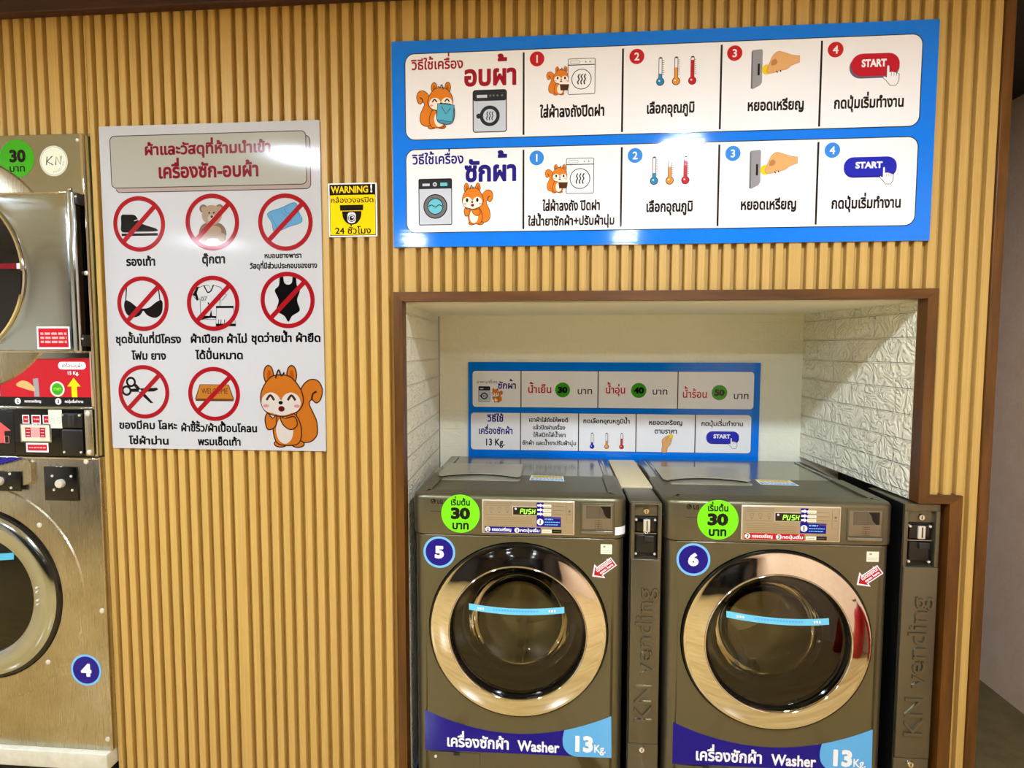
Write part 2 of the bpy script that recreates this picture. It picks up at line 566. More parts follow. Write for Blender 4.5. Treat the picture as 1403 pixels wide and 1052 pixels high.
# ---- pictures used on more than one sign
def squirrel(a, x0, y0, x1, y1, flip=False, hold=None, smile=True):
    """plain red squirrel: bushy tail, round head, pale belly"""
    def U(p):
        u = 1-p[0] if flip else p[0]
        return (x0+u*(x1-x0), y0+p[1]*(y1-y0))
    k = (x1-x0)
    lw = k*0.018
    B = lambda pts, c: a.blob([U(p) for p in pts], c, 'brown', lw)
    E = lambda cx, cy, rx, ry, c, ln=True: a.blob([U((cx+rx*math.cos(t*PI/4), cy+ry*math.sin(t*PI/4))) for t in range(8)], c, 'brown' if ln else None, lw)
    S = lambda pts, w=1.6: a.stroke([U(p) for p in pts], lw*w, 'brown')
    B([(.60, .90), (.78, .93), (.90, .84), (.90, .68), (.84, .56), (.79, .46), (.83, .41), (.90, .45), (.97, .40), (.995, .28), (.93, .18), (.80, .17), (.68, .26), (.63, .42), (.58, .66)], 'orange')
    S(smooth_open([(.83, .41), (.85, .34), (.91, .31)]))
    E(.17, .11, .075, .115, 'orange'); E(.53, .11, .075, .115, 'orange')
    E(.18, .12, .035, .07, 'rust', False); E(.53, .12, .035, .07, 'rust', False)
    E(.33, .955, .10, .042, 'orange'); E(.60, .955, .10, .042, 'orange')
    B([(.28, .60), (.55, .58), (.66, .76), (.62, .94), (.44, .975), (.27, .94), (.22, .76)], 'orange')
    E(.40, .79, .135, .165, 'belly', False)
    B([(.04, .44), (.07, .28), (.20, .14), (.36, .11), (.52, .14), (.66, .28), (.70, .44), (.60, .56), (.37, .62), (.13, .57)], 'orange')
    E(.20, .45, .15, .125, 'belly', False); E(.51, .45, .15, .125, 'belly', False); E(.36, .51, .20, .095, 'belly', False)
    if smile:
        S(smooth_open([(.13, .42), (.19, .36), (.25, .42)]), 2.0); S(smooth_open([(.46, .42), (.52, .36), (.58, .42)]), 2.0)
    else:
        E(.19, .40, .04, .05, 'black', False); E(.51, .40, .04, .05, 'black', False)
    E(.12, .49, .045, .02, 'pink', False); E(.60, .49, .045, .02, 'pink', False)
    E(.35, .45, .035, .022, 'black', False)
    E(.36, .525, .05, .035, 'crimson', False)
    S(smooth_open([(.28, .15), (.33, .05), (.37, .12), (.42, .08)]), 1.4)
    if hold == 'towel':
        a.blob([U(p) for p in [(.02, .52), (.40, .48), (.44, .84), (.06, .88)]], 'towel2', 'brown', lw)
        a.poly([U(p) for p in [(.0, .50), (.44, .45), (.47, .80), (.05, .86)]], 'towel')
        a.stroke([U(p) for p in [(.0, .50), (.44, .45), (.47, .80), (.05, .86)]], lw, 'brown', True)
        S([(.34, .52), (.22, .68), (.10, .56)], 1)
    elif hold == 'basket':
        a.poly([U(p) for p in [(.0, .62), (.42, .60), (.38, .84), (.05, .84)]], 'brown')
        a.poly([U(p) for p in [(.02, .55), (.40, .54), (.42, .62), (.0, .63)]], 'belly')
    else:
        B([(.10, .66), (.14, .58), (.22, .64), (.28, .60), (.26, .74), (.14, .78)], 'orange')
        B([(.34, .62), (.42, .64), (.56, .62), (.60, .72), (.50, .78), (.38, .72)], 'orange')

def washer_icon(a, x0, y0, x1, y1, kind):
    w, h = x1-x0, y1-y0
    if kind == 'line':
        a.rrect(x0, y0, x1, y1, w*.04, 'white', 'black', w*.022)
        a.rect(x0, y0+h*.155, x1, y0+h*.18, 'black')
        a.rrect(x0+w*.09, y0+h*.05, x0+w*.42, y0+h*.115, w*.02, 'white', 'black', w*.012)
        for u in (.66, .82):
            a.disc(x0+w*u, y0+h*.085, w*.03, 'grey')
        cx, cy, r = x0+w*.5, y0+h*.58, w*.38
        a.ring(cx, cy, r*.93, r, 'black')
        heat(a, cx, cy, r*.5, 'black')
    elif kind == 'heat':
        a.rrect(x0, y0, x1, y1, w*.06, 'steel', 'charcoal', w*.03)
        a.poly(rrect_pts(x0, y0, x1, y0+h*.25, w*.05), 'charcoal')
        a.rect(x0+w*.10, y0+h*.10, x0+w*.42, y0+h*.17, 'steel')
        for u in (.52, .62, .74, .88):
            a.disc(x0+w*u, y0+h*.125, w*.03, 'dgrey')
        cx, cy, r = x0+w*.5, y0+h*.62, w*.31
        a.disc(cx-r*1.1, cy, r*.25, 'charcoal'); a.disc(cx, cy, r, 'charcoal'); a.disc(cx, cy, r*.66, 'steel')
        heat(a, cx, cy, r*.42, 'charcoal')
    else:
        a.rrect(x0, y0, x1, y1, w*.03, 'steel', 'black', w*.025)
        a.rect(x0, y0, x1, y0+h*.21, 'charcoal')
        a.rrect(x0+w*.10, y0+h*.09, x0+w*.33, y0+h*.145, w*.015, 'steel')
        a.disc(x0+w*.49, y0+h*.11, w*.065, 'steel'); a.disc(x0+w*.49, y0+h*.11, w*.03, 'dgrey')
        a.rrect(x0+w*.66, y0+h*.075, x0+w*.88, y0+h*.15, w*.015, 'water')
        cx, cy, r = x0+w*.5, y0+h*.60, w*.375
        a.disc(cx, cy, r, 'black'); a.disc(cx, cy, r*.92, 'dgrey'); a.disc(cx, cy, r*.66, 'black'); a.disc(cx, cy, r*.60, 'water')
        a.stroke(smooth_open([(cx-r*.58, cy), (cx-r*.3, cy-r*.12), (cx, cy+r*.06), (cx+r*.3, cy-r*.12), (cx+r*.58, cy)]), r*.07, 'black')

def heat(a, cx, cy, r, c):
    for d in (-.62, 0, .62):
        a.stroke(smooth_open([(cx+(d+.22)*r, cy-r), (cx+(d-.05)*r, cy-r*.5), (cx+(d+.15)*r, cy), (cx+(d-.12)*r, cy+r*.5), (cx+(d+.02)*r, cy+r)]), r*.22, c)

def thermometer(a, cx, y0, y1, c, level):
    h = y1-y0
    r = h*.115
    a.stroke([(cx, y0+h*.06), (cx, y1-h*.2)], h*.135, 'outline'); a.disc(cx, y0+h*.07, h*.067, 'outline')
    a.disc(cx, y1-r*1.25, r*1.25, 'outline')
    a.stroke([(cx, y0+h*.06), (cx, y1-h*.2)], h*.09, 'white')
    a.stroke([(cx, y1-h*level), (cx, y1-h*.2)], h*.09, c)
    a.disc(cx, y1-r*1.25, r*1.02, c)
    a.disc(cx-r*.3, y1-r*1.5, r*.25, 'white')
    for i in range(8):
        a.rect(cx+h*.075, y0+h*(.12+.07*i), cx+h*.13, y0+h*(.135+.07*i), 'outline')

def coin_hand(a, x0, y0, s=1.0):
    """hand pushing a coin into an upright grey slot plate"""
    P = lambda pts: [(x0+x*s, y0+y*s) for x, y in pts]
    a.poly(P([(2, 2), (28, 0), (31, 4), (31, 92), (26, 100), (6, 110), (0, 108), (0, 6)]), 'grey')
    a.poly(P([(0, 6), (4, 6), (5, 109), (0, 108)]), 'dgrey')
    a.rect(x0+18*s, y0+40*s, x0+24*s, y0+72*s, 'black')
    a.disc(x0+44*s, y0+57*s, 14*s, 'coin')
    a.blob(P([(44, 56), (50, 40), (60, 18), (74, 8), (92, 12), (112, 19), (131, 22), (133, 22), (133, 40), (131, 41), (112, 48), (98, 58), (78, 62), (66, 66), (52, 68), (44, 64)]), 'skin', 'skin2', 1.0*s)
    a.blob(P([(56, 34), (66, 28), (72, 36), (68, 44), (56, 46)]), 'skin2')
    a.stroke(P([(70, 62), (74, 67)]), 3*s, 'brown'); a.stroke(P([(80, 60), (83, 65)]), 3*s, 'brown')

def start_button(a, x0, y0, x1, y1, c, hand=True):
    h = y1-y0
    r = h*.48
    if c == 'startred':
        a.poly(rrect_pts(x0-h*.06, y0+h*.1, x1, y1+h*.06, r), 'shadow')
    else:
        a.poly(rrect_pts(x0, y0+h*.06, x1, y1+h*.05, r), 'navy')
    a.poly(rrect_pts(x0, y0, x1, y1-h*.03, r), c)
    w = x1-x0
    a.text('START', x0+w*.22, x0+w*.73, y0+h*.56, h*.24, 'white', 0.045)
    hx, hy, k = x0+w*.74, y0+h*.52, h*.011
    pts = [(0, 4), (5, 0), (10, 4), (11, 28), (20, 26), (30, 28), (40, 32), (48, 36), (48, 62), (38, 80), (14, 80), (4, 66), (-14, 48), (-10, 42), (0, 48)]
    if hand:
        a.poly([(hx+x*k, hy+y*k) for x, y in pts], 'white')
        a.stroke([(hx+x*k, hy+y*k) for x, y in pts], 1.6, 'outline', True)
        for q in (18, 28, 38):
            a.stroke([(hx+q*k, hy+29*k), (hx+q*k, hy+44*k)], 1.0, 'outline')

# ------------------------------------------------------------------ setting
CZ = 2.53            # ceiling height
struct('floor', MB().box(-5.2, 2.02, -6.5, 0.0, -0.1, 0.0, M_FLOOR), 'pale wood plank floor of the laundry room', 'floor')
struct('ceiling', MB().box(-5.2, 2.02, -6.5, 0.0, CZ, CZ+0.08, M_CEIL), 'cream painted ceiling above the slatted wall', 'ceiling')
struct('wall_left', MB().box(-5.3, -5.2, -6.5, 0.0, 0.0, CZ, M_WHITEWALL), 'plain white side wall far to the left', 'wall')
struct('wall_right', MB().box(2.02, 2.12, -6.5, 2.4, -0.1, 3.0, M_PLASTER), 'pinkish grey plaster wall of the passage beyond the slats', 'wall')
struct('wall_front', MB().box(-5.2, 2.02, -6.6, -6.5, 0.0, CZ, M_NIGHT), 'dark night-time shopfront glass facing the machines', 'wall')
# passage on the right
struct('floor_passage', MB().box(1.33, 2.02, 0.0, 2.4, -0.1, 0.0, M_GROUND), 'rough dark brown ground in the passage', 'floor')
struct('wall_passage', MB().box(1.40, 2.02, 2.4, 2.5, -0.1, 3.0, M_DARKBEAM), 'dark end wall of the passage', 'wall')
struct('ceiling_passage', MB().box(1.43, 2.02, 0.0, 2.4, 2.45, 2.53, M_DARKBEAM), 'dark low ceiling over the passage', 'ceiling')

# slatted back wall with the niche opening and the tower opening left free
def slat_wall(zones_=None):
    mb = MB()
    zones = zones_ or [(-1.3085, -0.315, 0.0), (-0.315, 1.2575, 1.600), (1.2575, 1.338, 1.000), (1.338, 1.405, 0.0)]
    top = 2.505
    yb = 0.0190
    for x0, x1, zl in zones:
        mb.box(x0, x1, yb, 0.10, zl, top, M_SLAT)
    pitch, w, c = 0.0372, 0.0232, 0.0018
    x = 1.4035-w
    n = 0
    while x > -5.2:
        wide = w
        n += 1
        if n % 15 == 0:                       # joint between two panels: one broad rib
            wide = w+0.0135
            x -= 0.0135
        for x0, x1, zl in zones:
            a, b_ = max(x, x0), min(x+wide, x1)
            if b_-a < 0.0045:
                continue
            prof = [(a, yb), (a+0.0006, c), (a+0.0006+c, 0.0), (b_-0.0006-c, 0.0), (b_-0.0006, c), (b_, yb)]
            vs_ = [(px, py, z) for z in (zl, top) for px, py in prof]
            k = len(prof)
            fs = [[i, i+1, k+i+1, k+i] for i in range(k-1)] + [list(range(k)), list(range(k, 2*k))[::-1]]
            mb.add(vs_, fs, M_SLAT)
        x -= pitch
    return mb
struct('wall_back', slat_wall(), 'wall of upright honey oak slats behind the signs and machines', 'wall', 0)
struct('wall_back_upper', slat_wall([(-2.30, -1.3085, 2.118)]), 'short upright oak slats above the stacked stainless machines', 'wall')
struct('wall_back_far', slat_wall([(-5.2, -2.30, 0.0)]), 'upright oak slats beyond the stacked stainless machines', 'wall')

# wood trims
def crown():
    mb = MB()
    mb.box(-5.2, 1.435, -0.035, 0.0, 2.476, 2.529, M_CROWN, 0.004)
    return mb
struct('trim_1', crown(), 'dark brown crown board along the top of the slats', 'trim')
struct('trim_2', MB().box(1.404, 1.432, -0.006, 0.10, 0.0, 2.476, M_TRIM, 0.002), 'brown upright end board closing the slatted wall beside the passage', 'trim')
YF, YR = -0.012, 0.034
struct('trim_3', MB().prism([(-0.330, 0.0), (-0.303, 0.0), (-0.303, 1.584), (-0.330, 1.612)], YF, YR, M_TRIM), 'brown upright board framing the niche beside the first washer', 'trim')
struct('trim_4', MB().prism([(-0.330, 1.6125), (-0.303, 1.5845), (1.2312, 1.5845), (1.2595, 1.6125)], YF, YR, M_TRIMH), 'long brown board framing the top of the washer niche', 'trim')
struct('trim_5', MB().prism([(1.2312, 1.584), (1.2595, 1.612), (1.2595, 1.0125), (1.2312, 0.988)], YF, YR, M_TRIM), 'short brown upright board above the coin box at the niche side', 'trim')
struct('trim_6', MB().prism([(1.2318, 0.988), (1.2600, 1.0125), (1.3535, 1.0125), (1.3190, 0.988)], YF, YR, M_TRIMH), 'short level brown board stepping out over the coin box', 'trim')
struct('trim_7', MB().prism([(1.3195, 0.9877), (1.3540, 1.0122), (1.3540, 0.0), (1.3195, 0.0)], YF, YR, M_TRIM), 'brown upright board beside the coin box next to the passage', 'trim')

# niche
NB = 0.70
struct('wall_niche_back', MB().box(-0.335, 1.345, NB, NB+0.05, 0.0, 1.58, M_BRICK_X), 'white embossed brick wall at the back of the niche', 'wall')
def plan(pts, z0, z1, m, mb=None):
    """upright block over a plan polygon"""
    n = len(pts)
    vs_ = [(x, y, z) for z in (z0, z1) for x, y in pts]
    return (mb or MB()).add(vs_, [list(range(n))[::-1], list(range(n, 2*n))]+[[i, (i+1) % n, n+(i+1) % n, n+i] for i in range(n)], m)
struct('wall_niche_left', plan([(-0.304, 0.035), (-0.338, NB), (-0.388, NB), (-0.388, 0.035)], 0.0, 1.58, M_BRICK_Y), 'white embossed brick wall beside the first washer', 'wall')
rw = plan([(1.2325, 0.035), (1.275, 0.035), (1.275, NB), (1.188, NB)], 0.9885, 1.58, M_BRICK_Y)
plan([(1.345, 0.05), (1.395, 0.05), (1.395, NB), (1.345, NB)], 0.0, 0.988, M_BLACK, rw)  # coloured black to stand for the unlit lower niche
struct('wall_niche_right', rw, 'white embossed brick wall above the second coin box', 'wall')
struct('ceiling_niche', MB().box(-0.385, 1.246, 0.036, NB+0.05, 1.58, 1.63, M_BOARD), 'smooth cream board closing the niche overhead', 'ceiling')
struct('floor_niche', MB().box(-0.300, 1.345, 0.0, NB, -0.1, 0.0, M_BLACK), 'niche floor under the washers, blackened for shade', 'floor')  # black colour stands for the lack of light below the washers

# ------------------------------------------------------------------ ceiling lamps
M_LAMP = bpy.data.materials.new('lamp_diffuser')
M_LAMP.use_nodes = True
lb = M_LAMP.node_tree.nodes['Principled BSDF']
lb.inputs['Emission Color'].default_value = (*LAMP_COLOR, 1)
lb.inputs['Emission Strength'].default_value = LAMP_STRENGTH
M_LAMPRIM = mat('lamp_rim', (235, 235, 232), 0.4)
for lx in (-3.35, -1.25, 0.83):
    for ly in (-1.42, -3.92):
        t = thing('ceiling_lamp', 'round white flush lamp on the cream ceiling', 'lamp', (lx, ly, CZ), 'round ceiling lamps')
        MB().zcyl(lx, ly, 0.100, CZ-0.022, CZ-0.004, M_LAMP).build('diffuser', t)
        rb = MB()
        n = 40
        vs_ = []
        for r, z in ((0.102, CZ), (0.116, CZ), (0.116, CZ-0.018), (0.102, CZ-0.024)):
            vs_ += [(lx+r*math.cos(2*PI*i/n), ly+r*math.sin(2*PI*i/n), z) for i in range(n)]
        rb.add(vs_, [[q*n+i, q*n+(i+1) % n, ((q+1) % 4)*n+(i+1) % n, ((q+1) % 4)*n+i] for q in range(4) for i in range(n)], M_LAMPRIM)
        rb.build('rim', t)

# ------------------------------------------------------------------ front-loading washers in the niche
def dome_y(r, R=0.205, base=-0.010, rise=0.030):
    return base-rise*(1-(r/R)**2)

def washing_machine(xc, number, label, strip, sticker2, tilt):
    t = thing('washing_machine', label, 'washing machine', (xc, 0.33, 0.0), 'graphite washers in the niche')
    X0, X1, D = xc-0.331, xc+0.331, 0.645
    dcz, = (0.551,)
    vert_front = lambda c, d: abs(d.z) > 0.1 and c.y < 0.1
    # cabinet with the round door mouth cut out of its front
    mb = MB()
    n = 64
    r = 0.2845
    arcp = 0.040
    z0, z1 = 0.02, 0.8515
    # rounded side/back shell
    sec = []
    for i in range(7):
        a = PI/2*i/6
        sec.append((X0+arcp-arcp*math.sin(PI/2-a)*1.0, arcp-arcp*math.sin(a)))
    sec = [(X0, D)]+[(X0+arcp-arcp*math.cos(a), arcp-arcp*math.sin(a)) for a in [PI/2*i/6 for i in range(7)]]
    sec2 = [(2*xc-x, y) for x, y in sec][::-1]
    for S in (sec, sec2):
        k = len(S)
        mb.add([(x, y, z) for z in (z0, z1) for x, y in S], [[i, i+1, k+i+1, k+i] for i in range(k-1)], M_GRAPHITE)
    mb.add([(X0, D, z0), (X1, D, z0), (X1, D, z1), (X0, D, z1)], [[0, 1, 2, 3]], M_GRAPHITE)
    # front sheet: ring of quads from the mouth out to the rectangle
    fx0, fx1 = X0+arcp, X1-arcp
    ins, outs = [], []
    for i in range(n):
        a = 2*PI*i/n
        ca, sa = math.cos(a), math.sin(a)
        ins.append((xc+r*ca, 0.0, dcz+r*sa))
        tt = min(((fx1-xc) if ca > 0 else (xc-fx0))/max(abs(ca), 1e-6), ((z1-dcz) if sa > 0 else (dcz-z0))/max(abs(sa), 1e-6))
        outs.append((xc+tt*ca, 0.0, dcz+tt*sa))
    for cxr, czr in ((fx1, z1), (fx0, z1), (fx0, z0), (fx1, z0)):     # pull the nearest point into each corner
        j = min(range(n), key=lambda i: (outs[i][0]-cxr)**2+(outs[i][2]-czr)**2)
        outs[j] = (cxr, 0.0, czr)
    mb.add(ins+outs, [[i, (i+1) % n, n+(i+1) % n, n+i] for i in range(n)], M_GRAPHITE)
    mb.lathe([(r, 0.0), (r-0.002, 0.012), (r-0.012, 0.016)], xc, dcz, M_BLACKGLOSS, 64)
    mb.add([(X0, D, z0), (X0, arcp, z0), (X0+arcp, 0, z0), (X1-arcp, 0, z0), (X1, arcp, z0), (X1, D, z0)], [[0, 1, 2, 3, 4, 5]], M_BLACKPLASTIC)
    cab = mb.build('cabinet', t)
    MB().box(xc-0.300, xc+0.300, -0.0022, 0.004, 0.8490, 0.8530, M_GRAPHITE_TOP, 0.0016).build('seam_highlight', t)  # added bright strip, stands for the highlight along the seam
    hb = MB()
    hb.box(xc-0.286, xc-0.121, -0.0030, 0.001, 0.025, 0.137, M_GRAPHITE, 0.0022, 2)
    hatch = hb.build('service_hatch', t)
    MB().cyl(xc-0.265, 0.122, 0.0045, -0.0052, -0.002, M_SCREW).build('hatch_screw', hatch)
    MB().box(xc-0.207, xc-0.187, -0.0042, 0.0, 0.128, 0.1372, M_BLACKPLASTIC, 0.001).build('hatch_notch', hatch)

    # fascia above the seam, front edge rolled over the top
    fb = MB()
    prof = [(D, 0.8545), (0.0, 0.8545)]
    prof = []
    FX0, FX1 = xc-0.333, xc+0.333
    roll = [(-0.003, 0.856), (-0.004, 0.862), (-0.004, 0.968)]+[(-0.004+0.016*(1-math.cos(PI/2*i/5)), 0.968+0.015*math.sin(PI/2*i/5)) for i in range(1, 6)]+[(0.085, 0.9855), (0.095, 0.979)]
    arcs = [(FX0+arcp*(1-math.cos(a)), arcp*(1-math.sin(a))) for a in [PI/2*i/6 for i in range(7)]]
    arcs += [(2*xc-x, y) for x, y in arcs][::-1]
    side = [(FX0, 0.30)]+arcs+[(FX1, 0.30)]
    rows = []
    for dy, z in roll:
        row = []
        for x, y in side:
            # inset follows the corner: front points move back, side points move inwards
            ux = (FX0+arcp-x) if x < FX0+arcp else ((FX1-arcp-x) if x > FX1-arcp else 0.0)
            uy = arcp-y if y < arcp else 0.0
            l = math.hypot(ux, uy) or 1
            d = dy
            dd = min(d, 0.05)
            nx, ny = (-ux/l, -uy/l) if (ux or uy) else (0, -1)
            row.append((x-nx*dd if (ux or uy) else x, y-ny*dd if (ux or uy) else y+dd, z))
        rows.append(row)
    k = len(side)
    vs_ = [p for row in rows for p in row]
    fb.add(vs_, [[q*k+i, q*k+i+1, (q+1)*k+i+1, (q+1)*k+i] for q in range(len(rows)-1) for i in range(k-1)], M_GRAPHITE)
    last = (len(rows)-1)*k
    fb.add([vs_[last+i] for i in range(k)], [list(range(k))], M_GRAPHITE)
    fas = fb.build('control_fascia', t, 50)
    # brand mark and small print line
    a = Art(xc-0.331, 0.9855, -0.0040)
    a.disc(65, 25, 8, 'black'); a.stroke(arc(65, 25, 5, 5, 20, 250, 16)+[(65, 25)], 1.2, 'olive'); a.stroke([(65, 22), (65, 29)], 1.2, 'olive')
    a.build('brand_emblem', fas)
    a = Art(xc-0.331, 0.9855, -0.0040); a.text('LG', 78, 95, 32, 9.5, 'black', 0.04); a.build('brand_lettering', fas)
    a = Art(xc-0.331, 0.9855, -0.0040); a.rect(56, 57, 97, 58.4, 'charcoal'); a.build('print_line', fas)
    for sx in (-1, 1):
        MB().lathe([(0.0, 0.0), (0.004, 0.0), (0.006, 0.002), (0.006, 0.006)], 0, 0, M_SCREW, 16)
        s_ = MB()
        bm = bmesh.new(); bmesh.ops.create_uvsphere(bm, u_segments=14, v_segments=8, radius=0.0065)
        s_.bm(bm, M_SCREW, Matrix.Translation((xc+sx*0.331, 0.035, 0.925)))
        s_.build('side_screw', fas)

    # top plate, lid, rails
    tb = MB()
    tb.box(xc-0.330, xc+0.330, 0.085, D, 0.965, 0.978, M_GRAPHITE_TOP, 0.004)
    tb.box(xc-0.310, xc+0.310, 0.30, D-0.03, 0.978, 0.9785, M_GRAPHITE_TOP)
    top = tb.build('top_panel', t)
    for sx in (-1, 1):
        MB().box(xc+sx*0.296-0.006, xc+sx*0.296+0.006, 0.19, D-0.03, 0.977, 0.9835, M_GRAPHITE_TOP, 0.003).build('top_rail', top)
    side_wrap = MB().box(xc-0.330, xc+0.330, 0.30, D, 0.852, 0.965, M_GRAPHITE)
    side_wrap.build('upper_sides', t)
    # detergent lid with a curved finger scoop along its front edge
    lx0, lx1, ly0, ly1 = xc-0.300, xc-0.006, 0.205, 0.435
    def slab(pts, za, zb, m, mb):
        n_ = len(pts)
        return mb.add([(x, y, z) for z in (za, zb) for x, y in pts], [list(range(n_))[::-1], list(range(n_, 2*n_))]+[[i, (i+1) % n_, n_+(i+1) % n_, n_+i] for i in range(n_)], m)
    nn = 22
    curve = [(lx0+0.012+(lx1-lx0-0.024)*i/nn, ly0+0.016+0.046*math.sin(PI*i/nn)**0.8) for i in range(nn+1)]
    back = [(lx1, ly0+0.03), (lx1-0.002, ly1-0.006), (lx1-0.008, ly1), (lx0+0.008, ly1), (lx0+0.002, ly1-0.006), (lx0, ly0+0.03)]
    lid = MB()
    slab(curve+back, 0.9880, 0.9915, M_GREYLID, lid)
    slab([(lx0+0.006, ly0), (lx1-0.006, ly0), (lx1, ly0+0.008), (lx1, ly1-0.006), (lx1-0.008, ly1), (lx0+0.008, ly1), (lx0, ly1-0.006), (lx0, ly0+0.008)], 0.977, 0.9815, M_GREYLID, lid)
    lid_o = lid.build('detergent_lid', top)
    gr = MB()
    slab([(x, y+0.016) for x, y in curve]+[(lx1-0.004, ly1-0.01), (lx0+0.004, ly1-0.01)], 0.981, 0.9885, M_BLACKPLASTIC, gr)  # black block stands for the crescent of shade under the lid edge
    gr.build('recess_shade', lid_o)
    # notice stuck on the top
    nb = MB()
    x_a, x_b = xc+0.025, xc+0.148
    nb.add([(x_a, 0.225, 0.9792), (x_b, 0.215, 0.9792), (x_b-0.004, 0.295, 0.9792), (x_a+0.004, 0.300, 0.9792)], [[0, 1, 2, 3]], INK('white', 'flat'))
    nb.add([(x_a+0.004, 0.230, 0.9794), (x_b-0.004, 0.221, 0.9794), (x_b-0.005, 0.258, 0.9794), (x_a+0.006, 0.262, 0.9794)], [[0, 1, 2, 3]], INK('sky', 'flat'))
    nb.add([(x_a+0.008, 0.2640, 0.9794), (x_b-0.006, 0.2600, 0.9794), (x_b-0.008, 0.2920, 0.9794), (x_a+0.008, 0.2960, 0.9794)], [[0, 1, 2, 3]], INK('gold', 'flat'))
    rnd = random.Random(number)
    for yy, c in ((0.236, 'white'), (0.248, 'white'), (0.272, 'brown'), (0.283, 'navy')):
        x = x_a+0.014
        while x < x_b-0.018:
            l = rnd.uniform(0.005, 0.012)
            nb.add([(x, yy, 0.9796), (x+l, yy, 0.9796), (x+l, yy+0.005, 0.9796), (x, yy+0.005, 0.9796)], [[0, 1, 2, 3]], INK(c, 'flat'))
            x += l+0.003
    nb.build('notice_sticker', top, 0)['label'] = 'yellow and blue notice sticker on the top'

    # control plate and what is on it (origin: plate top left)
    px, pz = xc-0.112, 0.971
    pb = MB()
    pb.box(px, px+0.288, -0.0085, -0.003, pz-0.1075, pz, M_PLATEEDGE, 0.003)
    pb.box(px+0.003, px+0.285, -0.0090, -0.004, pz-0.1045, pz-0.003, M_BEIGEPLATE, 0.002)
    pl = pb.build('control_plate', t)
    a = Art(px, pz, -0.0090)
    for yy in (8, 12):
        a.scribble(14, 95, yy, 1.1, 'print')
    for bx in (25, 50, 75):
        a.stroke([(bx, 25), (bx+10, 25), (bx+10, 33), (bx, 33)], 1.0, 'print', True); a.rect(bx+2, 38, bx+8, 40, 'print')
    a.stroke([(12, 18), (92, 18), (92, 47), (12, 47)], 0.8, 'print', True)
    for yy in (56, 62, 68, 74, 80):
        a.scribble(14, 160 if yy > 58 else 110, yy, 0.9, 'print')
    a.stroke([(262, 8), (282, 8), (282, 66), (262, 66)], 0.9, 'print', True)
    a.disc(272, 32, 3.5, 'print'); a.rect(268, 41, 276, 43, 'print')
    for yy in (12, 26, 38):
        a.rect(190, yy, 216, yy+9, 'paper'); a.scribble(193, 212, yy+5, 1.2, 'print')
        a.scribble(220, 254, yy+4, 1.2, 'print')
    a.scribble(224, 250, 55, 1.2, 'print')
    a.rect(188, 90, 218, 101, 'paper'); a.rect(218, 90, 248, 101, 'black'); a.scribble(192, 214, 96, 1.4, 'print'); a.scribble(222, 244, 96, 1.4, 'print')
    a.build('button_markings', pl)
    d_ = MB(); d_.box(px+0.096, px+0.172, -0.0102, -0.008, pz-0.0480, pz-0.0195, M_PLATEEDGE, 0.0008); d_.box(px+0.098, px+0.172, -0.0106, -0.009, pz-0.0455, pz-0.0215, M_BLACKGLOSS)
    disp = d_.build('display', pl)
    a = Art(px, pz, -0.0107)
    def seg(x, segs):
        sl = lambda u, v: (x+u*7.2+(1-v)*2.4, 41.5-(1-v)*14)
        pts = dict(a=((0, 0), (1, 0)), b=((1, 0), (1, .5)), c=((1, .5), (1, 1)), d=((0, 1), (1, 1)), e=((0, .5), (0, 1)), f=((0, 0), (0, .5)), g=((0, .5), (1, .5)))
        for k_ in segs:
            (u0, v0), (u1, v1) = pts[k_]
            a.h -= a.STEP
            a.put(*bar(sl(u0, v0), sl(u1, v1), 2.0), 'glow')
    def bar(p, q, w):
        l = math.hypot(q[0]-p[0], q[1]-p[1]); nx, ny = -(q[1]-p[1])/l*w/2, (q[0]-p[0])/l*w/2
        return [(p[0]+nx, p[1]+ny), (q[0]+nx, q[1]+ny), (q[0]-nx, q[1]-ny), (p[0]-nx, p[1]-ny)], [[0, 1, 2, 3]]
    for x, sg in ((120, 'abefg'), (132, 'bcdef'), (145, 'acdfg'), (157, 'bcefg')):
        seg(x, sg)
    a.build('display_digits', disp)
    a = Art(px, pz, -0.0107); a.disc(106, 27, 3.2, 'white'); a.build('signal_lamp', disp)
    # instruction stickers on the plate
    a = Art(px, pz, -0.0092)
    a.poly([(171, 6), (193, 6), (193, 51), (246, 51), (246, 82), (171, 82)], 'deep')
    for yy in (15, 29, 42):
        a.poly([(173, yy-3), (182, yy-3), (182, yy-6), (191, yy), (182, yy+6), (182, yy+3), (173, yy+3)], 'white')
    a.disc(182, 67, 10, 'white'); a.digits('1', 182, 67, 13, 'black', 0.04)
    a.scribble(196, 222, 58, 4, 'light'); a.scribble(196, 242, 67, 2.6, 'light'); a.scribble(196, 238, 75, 2.6, 'light')
    a.build('step_one_sticker', pl)
    a = Art(px, pz, -0.0092)
    a.rect(10, 85, 184, 104, sticker2)
    a.disc(19, 94, 8, 'white'); a.digits('2', 19, 94, 10, 'black'); a.text('หยอดเหรียญ', 32, 92, 98.5, 7.5, 'white', 0.03)
    a.disc(110, 95, 8, 'white'); a.digits('3', 110, 95, 10, 'black'); a.text('กดปุ่มเริ่ม', 120, 180, 99, 7.0, 'white', 0.03)
    a.build('step_two_sticker', pl)

    # card slot panel at the right
    sb = MB()
    sx0, sx1, sz0, sz1 = xc+0.194, xc+0.297, 0.869, 0.966
    sb.box(sx0, sx1, -0.0065, -0.003, sz0, sz1, M_GRAPHITE, 0.0022)
    sb.box(sx0+0.006, sx1-0.006, -0.0075, -0.005, sz0+0.014, sz1-0.006, M_CARD, 0.001)
    sb.box(sx0+0.002, sx1-0.002, -0.0120, -0.005, sz0+0.001, sz0+0.012, M_GRAPHITE_TOP, 0.003)
    slot = sb.build('card_panel', t)
    a = Art(sx0, sz1, -0.0076)
